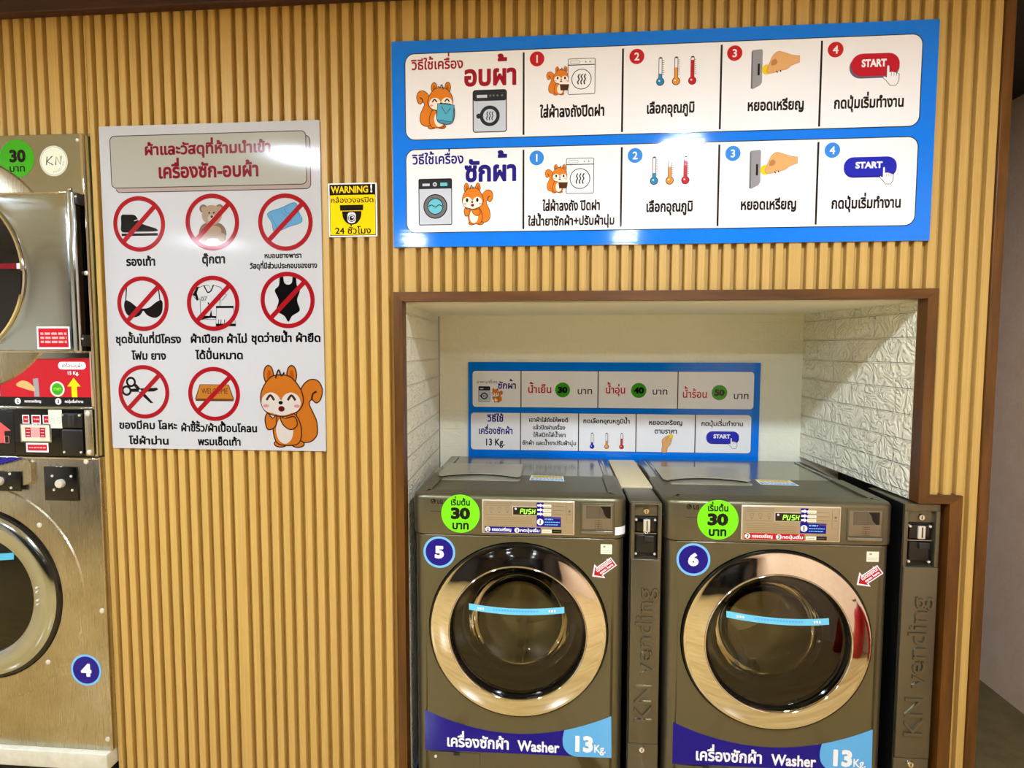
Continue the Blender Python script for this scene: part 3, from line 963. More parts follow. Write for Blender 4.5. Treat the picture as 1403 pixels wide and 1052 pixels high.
    a.rect(18, 9, 92, 47, 'dprint'); a.poly([(60, 9), (92, 9), (92, 47), (82, 46), (73, 36), (68, 20)], 'black')
    a.stroke([(18, 9), (58, 9), (58, 47), (18, 47)], 1.0, 'brown', True)
    for yy in (54, 60, 66, 72, 78):
        a.rect(44, yy, 66, yy+1, 'brown')
    a.stroke([(54, 50), (54, 80)], 0.9, 'brown')
    a.build('card_symbol', slot)

    # stickers on the machine
    gx, gz = xc-0.180, 0.9225
    a = Art(gx, gz, -0.0042)
    a.disc(0, 0, 61, 'green', 56)
    a.text('เริ่มต้น', -30, 30, -27, 15, 'black', 0.035)
    a.digits('30', 0, -1, 33, 'black', 0.06, 1.3)
    a.text('บาท', -26, 26, 49, 19, 'black', 0.04)
    a.build('price_sticker', t)
    a = Art(xc-0.249, 0.796, -0.0002)
    a.disc(0, 0, 51, 'light', 48); a.disc(0, 0, 44, 'deep', 48); a.digits(str(number), 0, 0, 36, 'white', 0.06, 1.15)
    a.build('number_sticker', t)
    a = Art(xc+0.257, 0.836, -0.0002)
    a.rect(0, 0, 35, 31, 'paper'); a.scribble(4, 31, 20, 1.0, 'grey'); a.scribble(4, 31, 25, 1.0, 'grey'); a.rect(8, 5, 15, 10, 'grey')
    a.build('white_label', t)
    # label bent round the fascia corner
    lbm = MB() if number == 5 else None
    seq = []
    for i in range(5):
        aa = PI/2*(0.10+0.62*i/4)
        seq.append((FX1-arcp+(arcp+0.0046)*math.sin(aa), arcp-(arcp+0.0046)*math.cos(aa)))
    if lbm:
        lbm.add([(x, y, z) for z in (0.866, 0.891) for x, y in seq], [[i, i+1, 5+i+1, 5+i] for i in range(4)], INK('white', 'flat'))
        lbm.build('corner_label', t)
    # red arrow pointing at the door
    a = Art(xc+0.232, 0.733, -0.0002)
    ax = lambda s_, o_: [(u*0.78+v*0.62, -u*0.60+v*0.80) for u, v in s_]
    shp = [(0, 0), (30, -27), (30, -15), (84, -15), (84, 16), (30, 16), (30, 28)]
    inn = [(7, 0), (27, -19), (27, -12), (81, -12), (81, 13), (27, 13), (27, 20)]
    a.poly(ax(shp, 0), 'white'); a.poly(ax(inn, 0), 'red')
    V, F, q0, q1, H = text_polys('เปิดตรงนี้!', 0.03)
    a.put(ax([(22+(x-q0)*56/(q1-q0), -1-y*16) for x, y in V], 0), F, 'white', H)
    V, F, q0, q1, H = text_polys('open here', 0.03)
    a.put(ax([(26+(x-q0)*50/(q1-q0), 9.5-y*12) for x, y in V], 0), F, 'white', H)
    a.build('arrow_sticker', t)
    # blue banner under the door
    a = Art(xc-0.300, 0.300, -0.0002)
    top_curve = lambda u: 25+70*(1-((u-0.5)/0.5)**2)-9*u
    n_ = 26
    crv = [(596*i/n_, top_curve(i/n_)) for i in range(n_+1)]
    a.poly(crv+[(598, 153), (0, 161)], 'deep')
    lpts = smooth_open([(449, top_curve(449/596)), (444, 100), (448, 128), (464, 148), (486, 156)])
    a.poly(lpts+[(598, 153)]+[(596*i/n_, top_curve(i/n_)) for i in range(n_, 19, -1)], 'sky')
    a.text('เครื่องซักผ้า', 72, 272, 144, 28, 'white', 0.03)
    a.text('Washer', 300, 434, 146, 27, 'white', 0.03)
    a.text('13', 484, 540, 136, 38, 'white', 0.05); a.text('Kg.', 544, 580, 138, 20, 'white', 0.02)
    a.build('name_banner', t)

    # door
    db = MB()
    ringp = [(0.2755, -0.0100), (0.265, -0.0132), (0.250, -0.0174), (0.235, -0.0212), (0.222, -0.0240), (0.2175, -0.0250), (0.2165, -0.0275), (0.2145, -0.0290), (0.2125, -0.0275), (0.2115, -0.0240), (0.2112, -0.012), (0.2110, 0.004)]
    db.lathe(ringp, xc, dcz, M_CHROME, 96)
    db.lathe([(0.2815, 0.010), (0.2815, -0.0060), (0.2790, -0.0100), (0.2755, -0.0100)], xc, dcz, M_BLACKGLOSS, 96)
    door = db.build('door', t, 40)
    door['label'] = 'round door with mirror chrome ring and dark glass'
    MB().lathe([(0.2112, -0.012), (0.207, -0.0155), (0.203, -0.008), (0.186, 0.018), (0.166, 0.045), (0.163, 0.075)], xc, dcz, M_BLACKGLOSS, 80).build('door_gasket', door)
    gb = MB()
    gb.lathe([(0.0005, dome_y(0))]+[(0.2035*i/10, dome_y(0.2035*i/10)) for i in range(1, 11)], xc, dcz, M_GLASS, 64)
    gb.build('door_glass', door)
    ib = MB()
    ib.lathe([(0.163, 0.060), (0.160, 0.085), (0.150, 0.110), (0.128, 0.128), (0.09, 0.138), (0.001, 0.142)], xc, dcz-0.004, M_GLASSIN, 64)
    ib.build('inner_bowl', door)
    MB().lathe([(0.1660, 0.054), (0.1645, 0.051), (0.1630, 0.052), (0.1625, 0.055)], xc, dcz-0.004, M_CHROME, 64).build('bowl_rim', door)
    # strip stuck over the glass
    sb2 = MB()
    nn = 18
    pts = []
    for zz in (0.0, 1.0):
        for i in range(nn+1):
            u = i/nn
            x = -0.152+0.298*u
            z = 0.0905-0.014*0-0.010*math.sin(PI*u)*0.35+tilt*(u-0.5)-0.019*zz
            rr = math.hypot(x, z)
            pts.append((xc+x, dome_y(rr)-0.0012, dcz+z))
    sb2.add(pts, [[i, i+1, nn+2+i, nn+1+i] for i in range(nn)], INK('strip', 'flat'))
    def onstrip(x0, x1, z0, z1, c):
        q = []
        for x, z in ((x0, z0), (x1, z0), (x1, z1), (x0, z1)):
            zz = z+tilt*((x+0.152)/0.298-0.5)
            q.append((xc+x, dome_y(math.hypot(x, zz))-0.0030, dcz+zz))
        sb2.add(q, [[0, 1, 2, 3]], INK(c, 'flat'))
    for x0 in (-0.124, -0.116, -0.108, 0.098, 0.106, 0.114):
        onstrip(x0, x0+0.005, 0.0765, 0.0835, 'white')
    for i in range(16):
        onstrip(-0.075+i*0.009, -0.069+i*0.009, 0.0775, 0.0825, 'sky')
    sb2.build('glass_strip', door, 40)['label'] = 'light blue strip across the door glass'
    # drum seen through the glass
    dm = MB()
    dm.lathe([(0.2100, 0.016), (0.2180, 0.05), (0.222, 0.10), (0.205, 0.11), (0.205, 0.46), (0.001, 0.48)], xc, dcz, M_DRUM, 48)
    for k_ in range(3):
        aa = 2*PI*k_/3+0.5
        cx_, cz_ = xc+0.18*math.cos(aa), dcz+0.18*math.sin(aa)
        bm = bmesh.new(); bmesh.ops.create_cube(bm, size=1.0)
        bmesh.ops.bevel(bm, geom=bm.edges[:], offset=0.15, segments=3, affect='EDGES')
        dm.bm(bm, M_DRUM, Matrix.Translation((cx_, 0.28, cz_)) @ Matrix.Rotation(-aa, 4, 'Y') @ Matrix.Diagonal((0.055, 0.30, 0.03, 1)))
    dm.build('drum', t)
    for sx in (-1, 1):
        for yy in (0.06, 0.58):
            MB().zcyl(xc+sx*0.28, yy, 0.022, 0.0, 0.021, M_BLACKPLASTIC, 16).build('foot', t)
    return t
MATS['ink_flat_glow'] = mat('glow_digits', (160, 255, 70), 0.4, emit=1.4)
PAL['glow'] = (160, 255, 70)
washing_machine(0.054, 5, 'graphite washing machine with number 5 on a blue disc', 'strip', 'deep', 0.0)
washing_machine(0.8415, 6, 'graphite washing machine with number 6 on a blue disc and a red step sticker', 'strip', 'red', -0.010)

# ------------------------------------------------------------------ coin boxes
def coin_box(x0, x1, zt, label):
    t = thing('coin_box', label, 'coin box', ((x0+x1)/2, 0.1, 0.0), 'tall coin boxes beside the washers')
    xc = (x0+x1)/2
    w = x1-x0
    YB = 0.004
    b_ = MB()
    b_.box(x0, x1, YB+0.028, 0.20, 0.0, zt, M_TOWERPAINT, 0.002)
    b_.box(x0, x1, YB, YB+0.028, 0.9605, zt, M_TOWERPAINT, 0.0015)                      # brow over the slot
    b_.box(x0, x0+0.011, YB, YB+0.028, 0.790, 0.9605, M_TOWERPAINT, 0.001)               # cheeks
    b_.box(x1-0.011, x1, YB, YB+0.028, 0.790, 0.9605, M_TOWERPAINT, 0.001)
    b_.box(x0, x1, YB, YB+0.028, 0.0, 0.196, M_TOWERPAINT, 0.0015)                         # foot panel
    b_.build('body', t)
    dp = MB()
    dp.box(x0+0.001, x1-0.001, YB-0.004, YB+0.0275, 0.199, 0.792, M_TOWERPAINT, 0.0025)
    door = dp.build('door', t)
    # raised lettering, reading upwards
    V, F, q0, q1, H = text_polys('KN vending', 0.0)
    Ls = 0.430/(q1-q0)
    hs = 0.054/0.72
    rot = lambda p, y: (xc+0.022-p[1]*hs, y, 0.272+(p[0]-q0)*Ls)
    lm = MB()
    edges = set((f[i], f[(i+1) % len(f)]) for f in F for i in range(len(f)))
    rim = [e for e in edges if (e[1], e[0]) not in edges]
    nrm = {}
    for p, q in rim:
        dx, dy = V[q][0]-V[p][0], V[q][1]-V[p][1]
        l = math.hypot(dx, dy) or 1
        for k in (p, q):
            u = nrm.setdefault(k, [0.0, 0.0])
            u[0] += dy/l; u[1] -= dx/l
    out = []
    for i, p in enumerate(V):
        u = nrm.get(i, [0, 0])
        l = math.hypot(*u) or 1
        out.append((p[0]+u[0]/l*0.032, p[1]+u[1]/l*0.032))
    N = len(V)
    vs_ = [rot(p, YB-0.0095) for p in V]+[rot(p, YB-0.0035) for p in out]
    lm.add(vs_, [list(f) for f in F], M_TOWERPAINT)
    lm.add(vs_, [[a_, a_+N, c_+N, c_] for a_, c_ in rim], M_LETTER_GLINT)
    lm.build('raised_lettering', door, 30)
    # coin acceptor
    am = MB()
    ax0, ax1, az0, az1 = xc-0.037, xc+0.034, 0.799, 0.921
    am.box(ax0, ax1, YB+0.014, YB+0.028, az0, az1, M_BLACKPLASTIC, 0.002)
    am.box(ax0+0.006, ax1-0.006, YB+0.008, YB+0.016, 0.874, 0.917, M_BLACKGLOSS, 0.003)
    am.box(ax0+0.006, ax1-0.006, YB+0.006, YB+0.016, az0+0.008, 0.866, M_BLACKPLASTIC, 0.004)
    acc = am.build('coin_acceptor', t)
    MB().box(xc-0.008, xc+0.012, YB+0.002, YB+0.010, 0.876, 0.914, M_SCREW, 0.001).box(xc+0.001, xc+0.004, YB+0.0005, YB+0.006, 0.880, 0.911, M_BLACKPLASTIC).build('coin_slot', acc)
    MB().box(xc-0.006, xc+0.024, YB-0.003, YB+0.010, 0.846, 0.866, M_RUBBER, 0.003).build('return_button', acc)
    MB().box(ax0+0.002, ax1-0.002, YB+0.0045, YB+0.012, 0.8685, 0.8725, M_CHROMED, 0.001).build('slot_ledge', acc)
    for sx, sz in ((ax0+0.007, az1-0.008), (ax1-0.007, az1-0.008), (ax0+0.007, az0+0.007), (ax1-0.007, az0+0.007)):
        MB().cyl(sx, sz, 0.0036, YB+0.0045, YB+0.015, M_SCREW, 14).build('acceptor_screw', acc)
    for lz, nm, dx in ((0.9405, 'lock', 0.0), (0.180, 'lower_lock', -0.004)):
        yb = YB+0.026 if lz > 0.5 else YB
        if lz > 0.5:
            lm = MB(); lm.box(x0+0.0105, x1-0.0105, YB+0.010, YB+0.0275, 0.924, 0.9600, M_TOWERPAINT, 0.001); lm.build('lock_plate', t); yb = YB+0.010
        k = MB(); k.lathe([(0.0105, yb), (0.0105, yb-0.004), (0.008, yb-0.008), (0.0005, yb-0.008)], xc+dx, lz, M_CHROME, 28)
        lk = k.build(nm, t)
        MB().box(xc+dx-0.0012, xc+dx+0.0012, yb-0.0086, yb-0.007, lz-0.005, lz+0.005, M_BLACK).build('keyhole', lk)
    MB().box(x0-0.004, x0-0.0004, YB+0.002, 0.2, 0.0, zt-0.001, M_BLACKPLASTIC).build('side_flange', t)
    return t
coin_box(0.4035, 0.4965, 0.966, 'tall coin box standing between the two washers')
coin_box(1.2045, 1.3050, 0.982, 'tall coin box beside the brown niche frame and the passage')
bf = MB(); bf.box(0.3955, 0.4925, 0.206, 0.64, 0.940, 0.972, M_BEIGEBOARD, 0.001); bf.box(0.3955, 0.4925, 0.206, 0.225, 0.0, 0.940, M_BLACK)
bf = MB().box(0.3930, 0.5000, 0.206, 0.66, 0.955, 0.970, M_BEIGEBOARD, 0.0012).box(0.400, 0.495, 0.61, 0.65, 0.0, 0.955, M_BEIGEBOARD)
tag(bf.build('filler_board'), 'beige filler board behind the coin box between the washers', 'board')

# ------------------------------------------------------------------ stacked stainless machines at the left
TY = -0.022
TX0, TX1 = -2.235, -1.3125
def screw(x, z, y, parent, r=0.0075):
    MB().lathe([(r, y), (r*0.9, y-0.003), (r*0.5, y-0.0048), (0.0003, y-0.005)], x, z, M_SCREW, 18).build('screw', parent)

def dryer():
    t = thing('tumble_dryer', 'polished stainless dryer stacked above washer number 4', 'tumble dryer', (-1.77, 0.35, 1.086))
    b_ = MB()
    b_.box(TX0, TX1, TY, 0.70, 1.086, 2.112, M_STEEL, 0.004)
    body = b_.build('cabinet', t)
    e = MB(); e.box(TX1-0.010, TX1-0.001, TY-0.0035, TY+0.004, 1.25, 2.108, M_CHROME, 0.0016); e.build('edge_strip', t)
    dcx, dcz = -1.7725, 1.678
    # raised round collar behind the door
    MB().lathe([(0.385, TY+0.001), (0.380, TY-0.006), (0.360, TY-0.010), (0.30, TY-0.010)], dcx, dcz, M_BRUSHED, 80).build('collar', t)
    # square door with a softly bowed sheet and a round hole
    d = MB()
    x0, x1, z0, z1 = 2*dcx+1.349, -1.349, 1.427, 1.923
    n = 72
    r0 = 0.270
    yd = TY-0.030
    rings = []
    for s_, yy in ((0.0, yd-0.004), (0.06, yd-0.0055), (0.16, yd-0.0035), (0.35, yd-0.0015), (0.65, yd-0.0008), (0.95, yd-0.0002), (1.0, yd+0.001)):
        row = []
        for i in range(n):
            a = 2*PI*i/n
            ca, sa = math.cos(a), math.sin(a)
            tt = min((x1-dcx)/max(abs(ca), 1e-6), ((z1-dcz) if sa > 0 else (dcz-z0))/max(abs(sa), 1e-6))
            tt = max(tt, 0.0)
            rr = min(r0, 0.247) + 0.0
            row.append([dcx+(r0+(tt-r0)*s_)*ca if tt > r0 else dcx+tt*ca, yy, dcz+((r0+(tt-r0)*s_)*sa if tt > r0 else tt*sa)])
        rings.append(row)
    for cxr, czr in ((x1, z1), (x0, z1), (x0, z0), (x1, z0)):
        j = min(range(n), key=lambda i: (rings[-1][i][0]-cxr)**2+(rings[-1][i][2]-czr)**2)
        rings[-1][j] = [cxr, yd+0.004, czr]
    vs_ = [p for r in rings for p in r]+[[p[0], TY-0.012, p[2]] for p in rings[-1]]
    d.add(vs_, [[q*n+i, q*n+(i+1) % n, (q+1)*n+(i+1) % n, (q+1)*n+i] for q in range(len(rings)) for i in range(n)], M_STEEL)
    door = d.build('door', t, 40)
    MB().box(2*dcx+1.349, -1.350, yd-0.0035, TY-0.004, 1.9195, 1.9245, M_CHROME, 0.0015).box(2*dcx+1.349, -1.350, yd-0.0035, TY-0.004, 1.4255, 1.4300, M_CHROME, 0.0015).build('door_trim', door)
    bar = MB()
    bar.box(-1.3490, -1.3235, TY-0.036, TY-0.006, 1.424, 1.926, M_STEEL, 0.008, 4)
    bar.box(-1.3230, -1.3222, TY-0.028, TY-0.001, 1.430, 1.920, M_BLACKGLOSS)
    bar.build('door_edge', door)
    MB().box(-1.338, -1.332, TY-0.034, TY-0.024, 1.925, 1.937, M_CHROMED, 0.002).build('hinge_pin', door)
    g = MB()
    g.lathe([(0.0005, yd-0.008), (0.10, yd-0.007), (0.20, yd-0.005), (0.2700, yd-0.003)], dcx, dcz, M_BLACKGLOSS, 72)
    gl = g.build('door_glass', door)
    MB().lathe([(0.2660, yd-0.002), (0.2680, yd-0.013), (0.2715, yd-0.0155), (0.275, yd-0.013), (0.276, yd-0.006)], dcx, dcz, M_CHROME, 80).build('glass_rim', door)
    a = Art(-1.865, 1.705, yd-0.0085)
    a.rect(0, 0, 345, 17, 'crimson'); a.rect(345, 0, 355, 17, 'white')
    a.build('glass_strip', gl)['label'] = 'dark red strip across the dryer glass'
    # black hinge gap and hinges
    MB().box(-1.3222, -1.3140, TY-0.0035, TY+0.002, 1.430, 1.922, M_BLACKGLOSS).build('hinge_recess', t)
    for hz in (1.885, 1.445):
        h = MB(); h.box(-1.3225, -1.3150, TY-0.030, TY-0.001, hz, hz+0.036, M_BLACKPLASTIC, 0.002)
        hh = h.build('hinge', t)
        MB().cyl(-1.3185, hz+0.024, 0.0028, TY-0.0325, TY-0.029, M_SCREW, 12).build('hinge_screw', hh)
    screw(-1.3185, 1.677, TY-0.0035, t, 0.0075)
    screw(-1.329, 2.090, TY-0.001, t, 0.006)
    # stickers
    a = Art(-1.5385, 2.039, TY-0.0002); a.disc(0, 0, 59, 'dgreen', 48); a.digits('30', 3, -8, 36, 'black', 0.05, 1.1); a.text('บาท', -26, 26, 40, 16, 'black', 0.02)
    a.build('price_sticker', t)
    a = Art(-1.4135, 2.0285, TY-0.0002); a.disc(0, 0, 47, 'paper', 48); a.ring(0, 0, 43, 44.5, 'grey')
    for pts in ([(-22, -14), (-25, 12)], [(-4, -15), (-23, 1), (-3, 12)], [(6, 13), (9, -13), (22, 11), (26, -15)]):
        a.stroke(pts, 3.2, 'charcoal')
    for i, ch in enumerate('VENDING'):
        an = math.radians(92-i*14)
        V, F, q0, q1, H = text_polys(ch, 0.01)
        px_, py_ = 36*math.cos(an), 36*math.sin(an)
        ro = an-PI/2
        a.put([(px_+((x-(q0+q1)/2)*8*math.cos(ro)-(-y*8)*math.sin(ro)), py_+((x-(q0+q1)/2)*8*math.sin(ro)+(-y*8)*math.cos(ro))) for x, y in V], F, 'grey', H)
    a.build('maker_sticker', t)
    a = Art(-1.469, 1.507, yd-0.0035); a.rect(0, 0, 111, 70, 'white'); a.rect(5, 5, 106, 65, 'red')
    for yy in (22, 35, 48):
        a.scribble(12, 100, yy, 7, 'pink')
    a.build('warning_label', door)
    # red guide panel along the foot of the dryer
    a = Art(-2.20, 1.408, TY-0.0012)
    R_ = 0.378
    pts = []
    for i in range(15):
        an = math.radians(-134+i*(134-46.4)/14*1.0)
        pts.append(((dcx+2.20+R_*math.cos(an))*1000, (1.408-(dcz+R_*math.sin(an)))*1000))
    a.poly([(0, 127), (0, 10), (120, 6)]+pts+[(877, 0), (877, 127)], 'red')
    a.rect(0, 127, 877, 157, 'black')
    a.build('guide_panel', t)['label'] = 'red guide panel with black foot band'
    a = Art(-2.20, 1.408, TY-0.0018)
    a.poly(rrect_pts(768, 13, 863, 37, 11.5), 'white'); a.text('เครื่องอบผ้า', 782, 850, 31, 9.5, 'black', 0.01)
    a.text('15 Kg.', 800, 838, 54, 8.5, 'white', 0.02)
    a.build('panel_lettering', t)
    a = Art(-2.20, 1.408, TY-0.0018)
    a.poly([(819, 64), (842, 92), (829, 92), (829, 127), (810, 127), (810, 92), (796, 92)], 'yellow')
    a.build('yellow_arrow', t)
    a = Art(-2.20, 1.408, TY-0.0018)
    a.disc(761, 101, 25, 'paper'); a.disc(761, 101, 19.5, 'dgreen'); a.text('START', 748, 774, 105, 6.5, 'lime', 0.02)
    a.build('start_symbol', t)
    a = Art(-2.20, 1.408, TY-0.0018)
    a.poly([(678, 68), (696, 66), (698, 126), (680, 126)], 'grey')
    a.blob([(620, 84), (640, 74), (664, 80), (682, 98), (680, 108), (660, 104), (640, 98), (622, 92)], 'skin')
    a.build('coin_symbol', t)
    a = Art(-2.20, 1.408, TY-0.0018)
    a.rrect(528, 84, 560, 126, 3, 'white', 'charcoal', 2); a.disc(545, 108, 11, 'charcoal'); a.disc(545, 108, 7, 'water')
    a.build('machine_symbol', t)
    for cx_, d_, x0_, x1_, tx in ((621, '2', 645, 702, 'หยอดเหรียญ'), (762, '3', 785, 848, 'กดปุ่มเริ่มทำงาน')):
        a = Art(-2.20, 1.408, TY-0.0018)
        a.disc(cx_, 141, 10.5, 'white'); a.digits(d_, cx_, 141, 11, 'black'); a.text(tx, x0_, x1_, 145, 6.5, 'white', 0.02)
        a.build('step_lettering', t)
    # coin strip under it
    c = MB()
    c.box(TX0+0.01, -1.3225, TY-0.006, TY, 1.0885, 1.2425, M_BLACKGLOSS, 0.0015)
    strip = c.build('coin_panel', t)
    MB().box(TX0+0.01, TX1-0.001, TY-0.008, TY, 1.2430, 1.2495, M_STEEL, 0.002).build('upper_rail', t)
    MB().box(-1.3440, -1.3175, TY-0.0105, TY-0.005, 1.092, 1.240, M_BRUSHED, 0.002).build('panel_bracket', strip)
    for z in (1.229, 1.104):
        screw(-1.3305, z, TY-0.0105, strip, 0.0085)
    MB().box(TX0+0.02, -1.5925, TY-0.0075, TY-0.005, 1.094, 1.236, M_BLACKPLASTIC, 0.002).build('side_cover', strip)
    for x0, x1 in ((638, 662), (670, 702), (709, 734)):
        a = Art(-2.20, 1.2425, TY-0.0062)
        a.rect(x0, 20, x1, 48, 'white'); a.rect(x0+3, 23, x1-3, 45, 'red'); a.scribble(x0+7, x1-6, 34, 4, 'pink')
        a.build('red_label', strip)
    a = Art(-2.20, 1.2425, TY-0.0062)
    a.rect(646, 112, 724, 142, 'white'); a.rect(651, 117, 719, 137, 'red'); a.scribble(656, 714, 127, 4, 'pink')
    a.build('red_label', strip)
    a = Art(-2.20, 1.2425, TY-0.0090); a.rect(732, 2, 779, 62, 'paper')
    a.stroke(smooth_open([(742, 30), (740, 44), (750, 46), (752, 34), (746, 30), (742, 33)]), 1.3, 'grey'); a.stroke(smooth_open([(764, 46), (774, 44), (774, 30), (764, 28), (762, 36), (770, 38)]), 1.3, 'grey')
    a.build('paper_label', strip)
    m = MB(); m.box(-1.5690, -1.4610, TY-0.0100, TY-0.005, 1.133, 1.194, M_STEEL, 0.002); m.box(-1.5640, -1.4660, TY-0.0104, TY-0.009, 1.138, 1.190, M_CONCRETE)
    fr_ = m.build('button_plate', strip)
    a = Art(-1.5640, 1.190, TY-0.0105)
    a.rect(14, 8, 84, 40, 'pink'); a.rect(14, 8, 33, 40, 'darkred'); a.rect(65, 8, 84, 40, 'darkred')
    for yy in (13, 23, 33):
        a.rect(18, yy, 30, yy+3, 'pink'); a.rect(68, yy, 80, yy+3, 'pink')
    a.build('button_labels', fr_)
    a = Art(-2.20, 1.2425, TY-0.0077)
    a.poly([(470, 114), (470, 76), (498, 76), (540, 28), (597, 72), (574, 74), (574, 113)], 'house')
    a.stroke([(574, 90), (588, 90), (588, 113), (574, 113)], 1.4, 'pink', True)
    a.build('arrow_label', strip)
    m = MB(); m.box(-1.4215, -1.3505, TY-0.012, TY-0.005, 1.182, 1.230, M_BLACKPLASTIC, 0.003); m.box(-1.4215, -1.3505, TY-0.014, TY-0.005, 1.096, 1.178, M_BLACKPLASTIC, 0.004)
    acc = m.build('coin_acceptor', strip)
    MB().box(-1.398, -1.374, TY-0.0145, TY-0.010, 1.187, 1.226, M_RUBBER, 0.002).box(-1.387, -1.384, TY-0.0148, TY-0.012, 1.191, 1.222, M_BLACK).build('coin_slot', acc)
    for sx, sz in ((-1.416, 1.224), (-1.356, 1.224), (-1.414, 1.104), (-1.356, 1.104)):
        MB().cyl(sx, sz, 0.0036, TY-0.0162, TY-0.011, M_SCREW, 12).build('acceptor_screw', acc)
    return t
dryer()

def washer_four():
    t = thing('washing_machine', 'brushed stainless washing machine numbered 4 under the stacked dryer', 'washing machine', (-1.77, 0.35, 0.088))
    b_ = MB(); b_.box(TX0, TX1+0.005, TY, 0.70, 0.088, 1.0845, M_BRUSHED, 0.0035)
    b_.build('cabinet', t)
    cx, cz = -1.749, 0.618
    MB().box(TX0+0.01, TX1+0.003, TY-0.004, TY, 1.0775, 1.0845, M_CHROME, 0.002).build('top_lip', t)
    MB().lathe([(0.372, TY+0.001), (0.368, TY-0.004), (0.352, TY-0.006), (0.296, TY-0.006), (0.294, TY+0.001)], cx, cz, M_BRUSHED, 96).build('collar', t)
    d = MB()
    d.lathe([(0.2955, TY-0.001), (0.290, TY-0.012), (0.272, TY-0.014)], cx, cz, M_BLACKGLOSS, 96)
    d.lathe([(0.282, TY-0.002), (0.281, TY-0.012), (0.272, TY-0.019), (0.258, TY-0.023), (0.246, TY-0.0235), (0.236, TY-0.022), (0.208, TY-0.020), (0.203, TY-0.017), (0.202, TY-0.006)], cx, cz, M_STEEL, 96)
    door = d.build('door', t, 40)
    y_ = lambda r: TY-0.008-0.016*(1-(r/0.202)**2)
    g = MB(); g.lathe([(0.0005, y_(0))]+[(0.2025*i/8, y_(0.2025*i/8)) for i in range(1, 9)], cx, cz, M_GLASS, 64)
    gl = g.build('door_glass', door)
    MB().lathe([(0.201, TY-0.005), (0.190, TY-0.002), (0.150, TY-0.0015), (0.001, TY-0.002)], cx, cz, M_BLACKGLOSS, 48).build('drum_back', door)
    s_ = MB()
    nn = 12
    pts = []
    for zz in (0.0, -0.022):
        for i in range(nn+1):
            x = -0.15+0.285*i/nn
            z = 0.128+0.018*i/nn+zz
            pts.append((cx+x, y_(math.hypot(x, z))-0.0015, cz+z))
    s_.add(pts, [[i, i+1, nn+2+i, nn+1+i] for i in range(nn)], INK('towel', 'flat'))
    s_.build('glass_strip', gl)['label'] = 'teal strip across the door glass'
    for dz in (0.035, 0.020, -0.008, -0.022):
        x = -1.531+0.002
        MB().lathe([(0.0042, TY-0.0195), (0.003, TY-0.025), (0.0003, TY-0.026)], x, cz+dz, M_SCREW, 12).build('rivet', door)
    # key plates
    def plate(x0, x1, z0, z1, kx, kz, nm, yb):
        m = MB(); m.box(x0, x1, yb-0.006, yb, z0, z1, M_BLACKGLOSS, 0.0015)
        p = m.build(nm, t)
        m = MB(); m.lathe([(0.0145, yb-0.006), (0.0145, yb-0.014), (0.012, yb-0.018), (0.0004, yb-0.018)], kx, kz, M_SCREW, 28); m.build('key_cap', p)
        for dx, dz in ((-0.030, 0.024), (0.036, 0.024), (-0.026, -0.022), (0.038, -0.022)):
            MB().cyl(kx+dx, kz+dz, 0.0042, yb-0.0078, yb-0.005, M_SCREW, 12).build('plate_screw', p)
        return p
    plate(-1.498, -1.382, 0.941, 1.054, -1.438, 0.999, 'coin_plate', TY)
    # sloping control housing at the far left
    hp = [(-2.16, 1.040), (-1.672, 1.040), (-1.650, 1.046), (-1.545, 1.0740), (-1.536, 1.066), (-1.536, 1.004), (-1.548, 0.996), (-1.672, 0.962), (-1.80, 0.958), (-2.16, 0.958)]
    MB().prism(hp, TY-0.012, TY, M_BRUSHED).build('control_housing', t)
    plate(-1.69, -1.570, 0.972, 1.038, -1.640, 1.006, 'start_plate', TY-0.0122)
    a = Art(-1.80, 1.082, TY-0.0126); a.poly([(90, 1), (238, 1), (165, 20), (90, 38)], 'navy'); a.build('blue_sticker', t)
    a = Art(-1.3885, 0.3665, TY-0.0002); a.disc(0, 0, 54, 'light', 48); a.disc(0, 0, 47, 'deep', 48); a.digits('4', 0, 0, 40, 'white', 0.06, 1.15)
    a.build('number_sticker', t)
    for x, z in ((-1.352, 1.071), (-1.321, 0.573), (-1.522, 0.858), (-1.517, 0.392), (-1.322, 0.130)):
        screw(x, z, TY-0.0005 if x > -1.5 else TY-0.006, t, 0.0085)
    return t
washer_four()
pb = MB(); pb.box(-2.26, -1.3145, -0.040, 0.72, 0.030, 0.0875, M_CONCRETE, 0.003); pb.box(-2.25, -1.325, -0.020, 0.72, 0.0, 0.030, M_BLACK)
tag(pb.build('plinth'), 'low white plinth under the stacked stainless machines', 'plinth')

# ------------------------------------------------------------------ signs
def board(t, x0, z1, w, h, y0, y1, c, kind, rad=0.004):
    MB().prism([(x0+u/1000, z1-v/1000) for u, v in rrect_pts(0, 0, w, h, rad*1000, 3)], y0, y1, INK(c, kind)).build('board', t, 0)

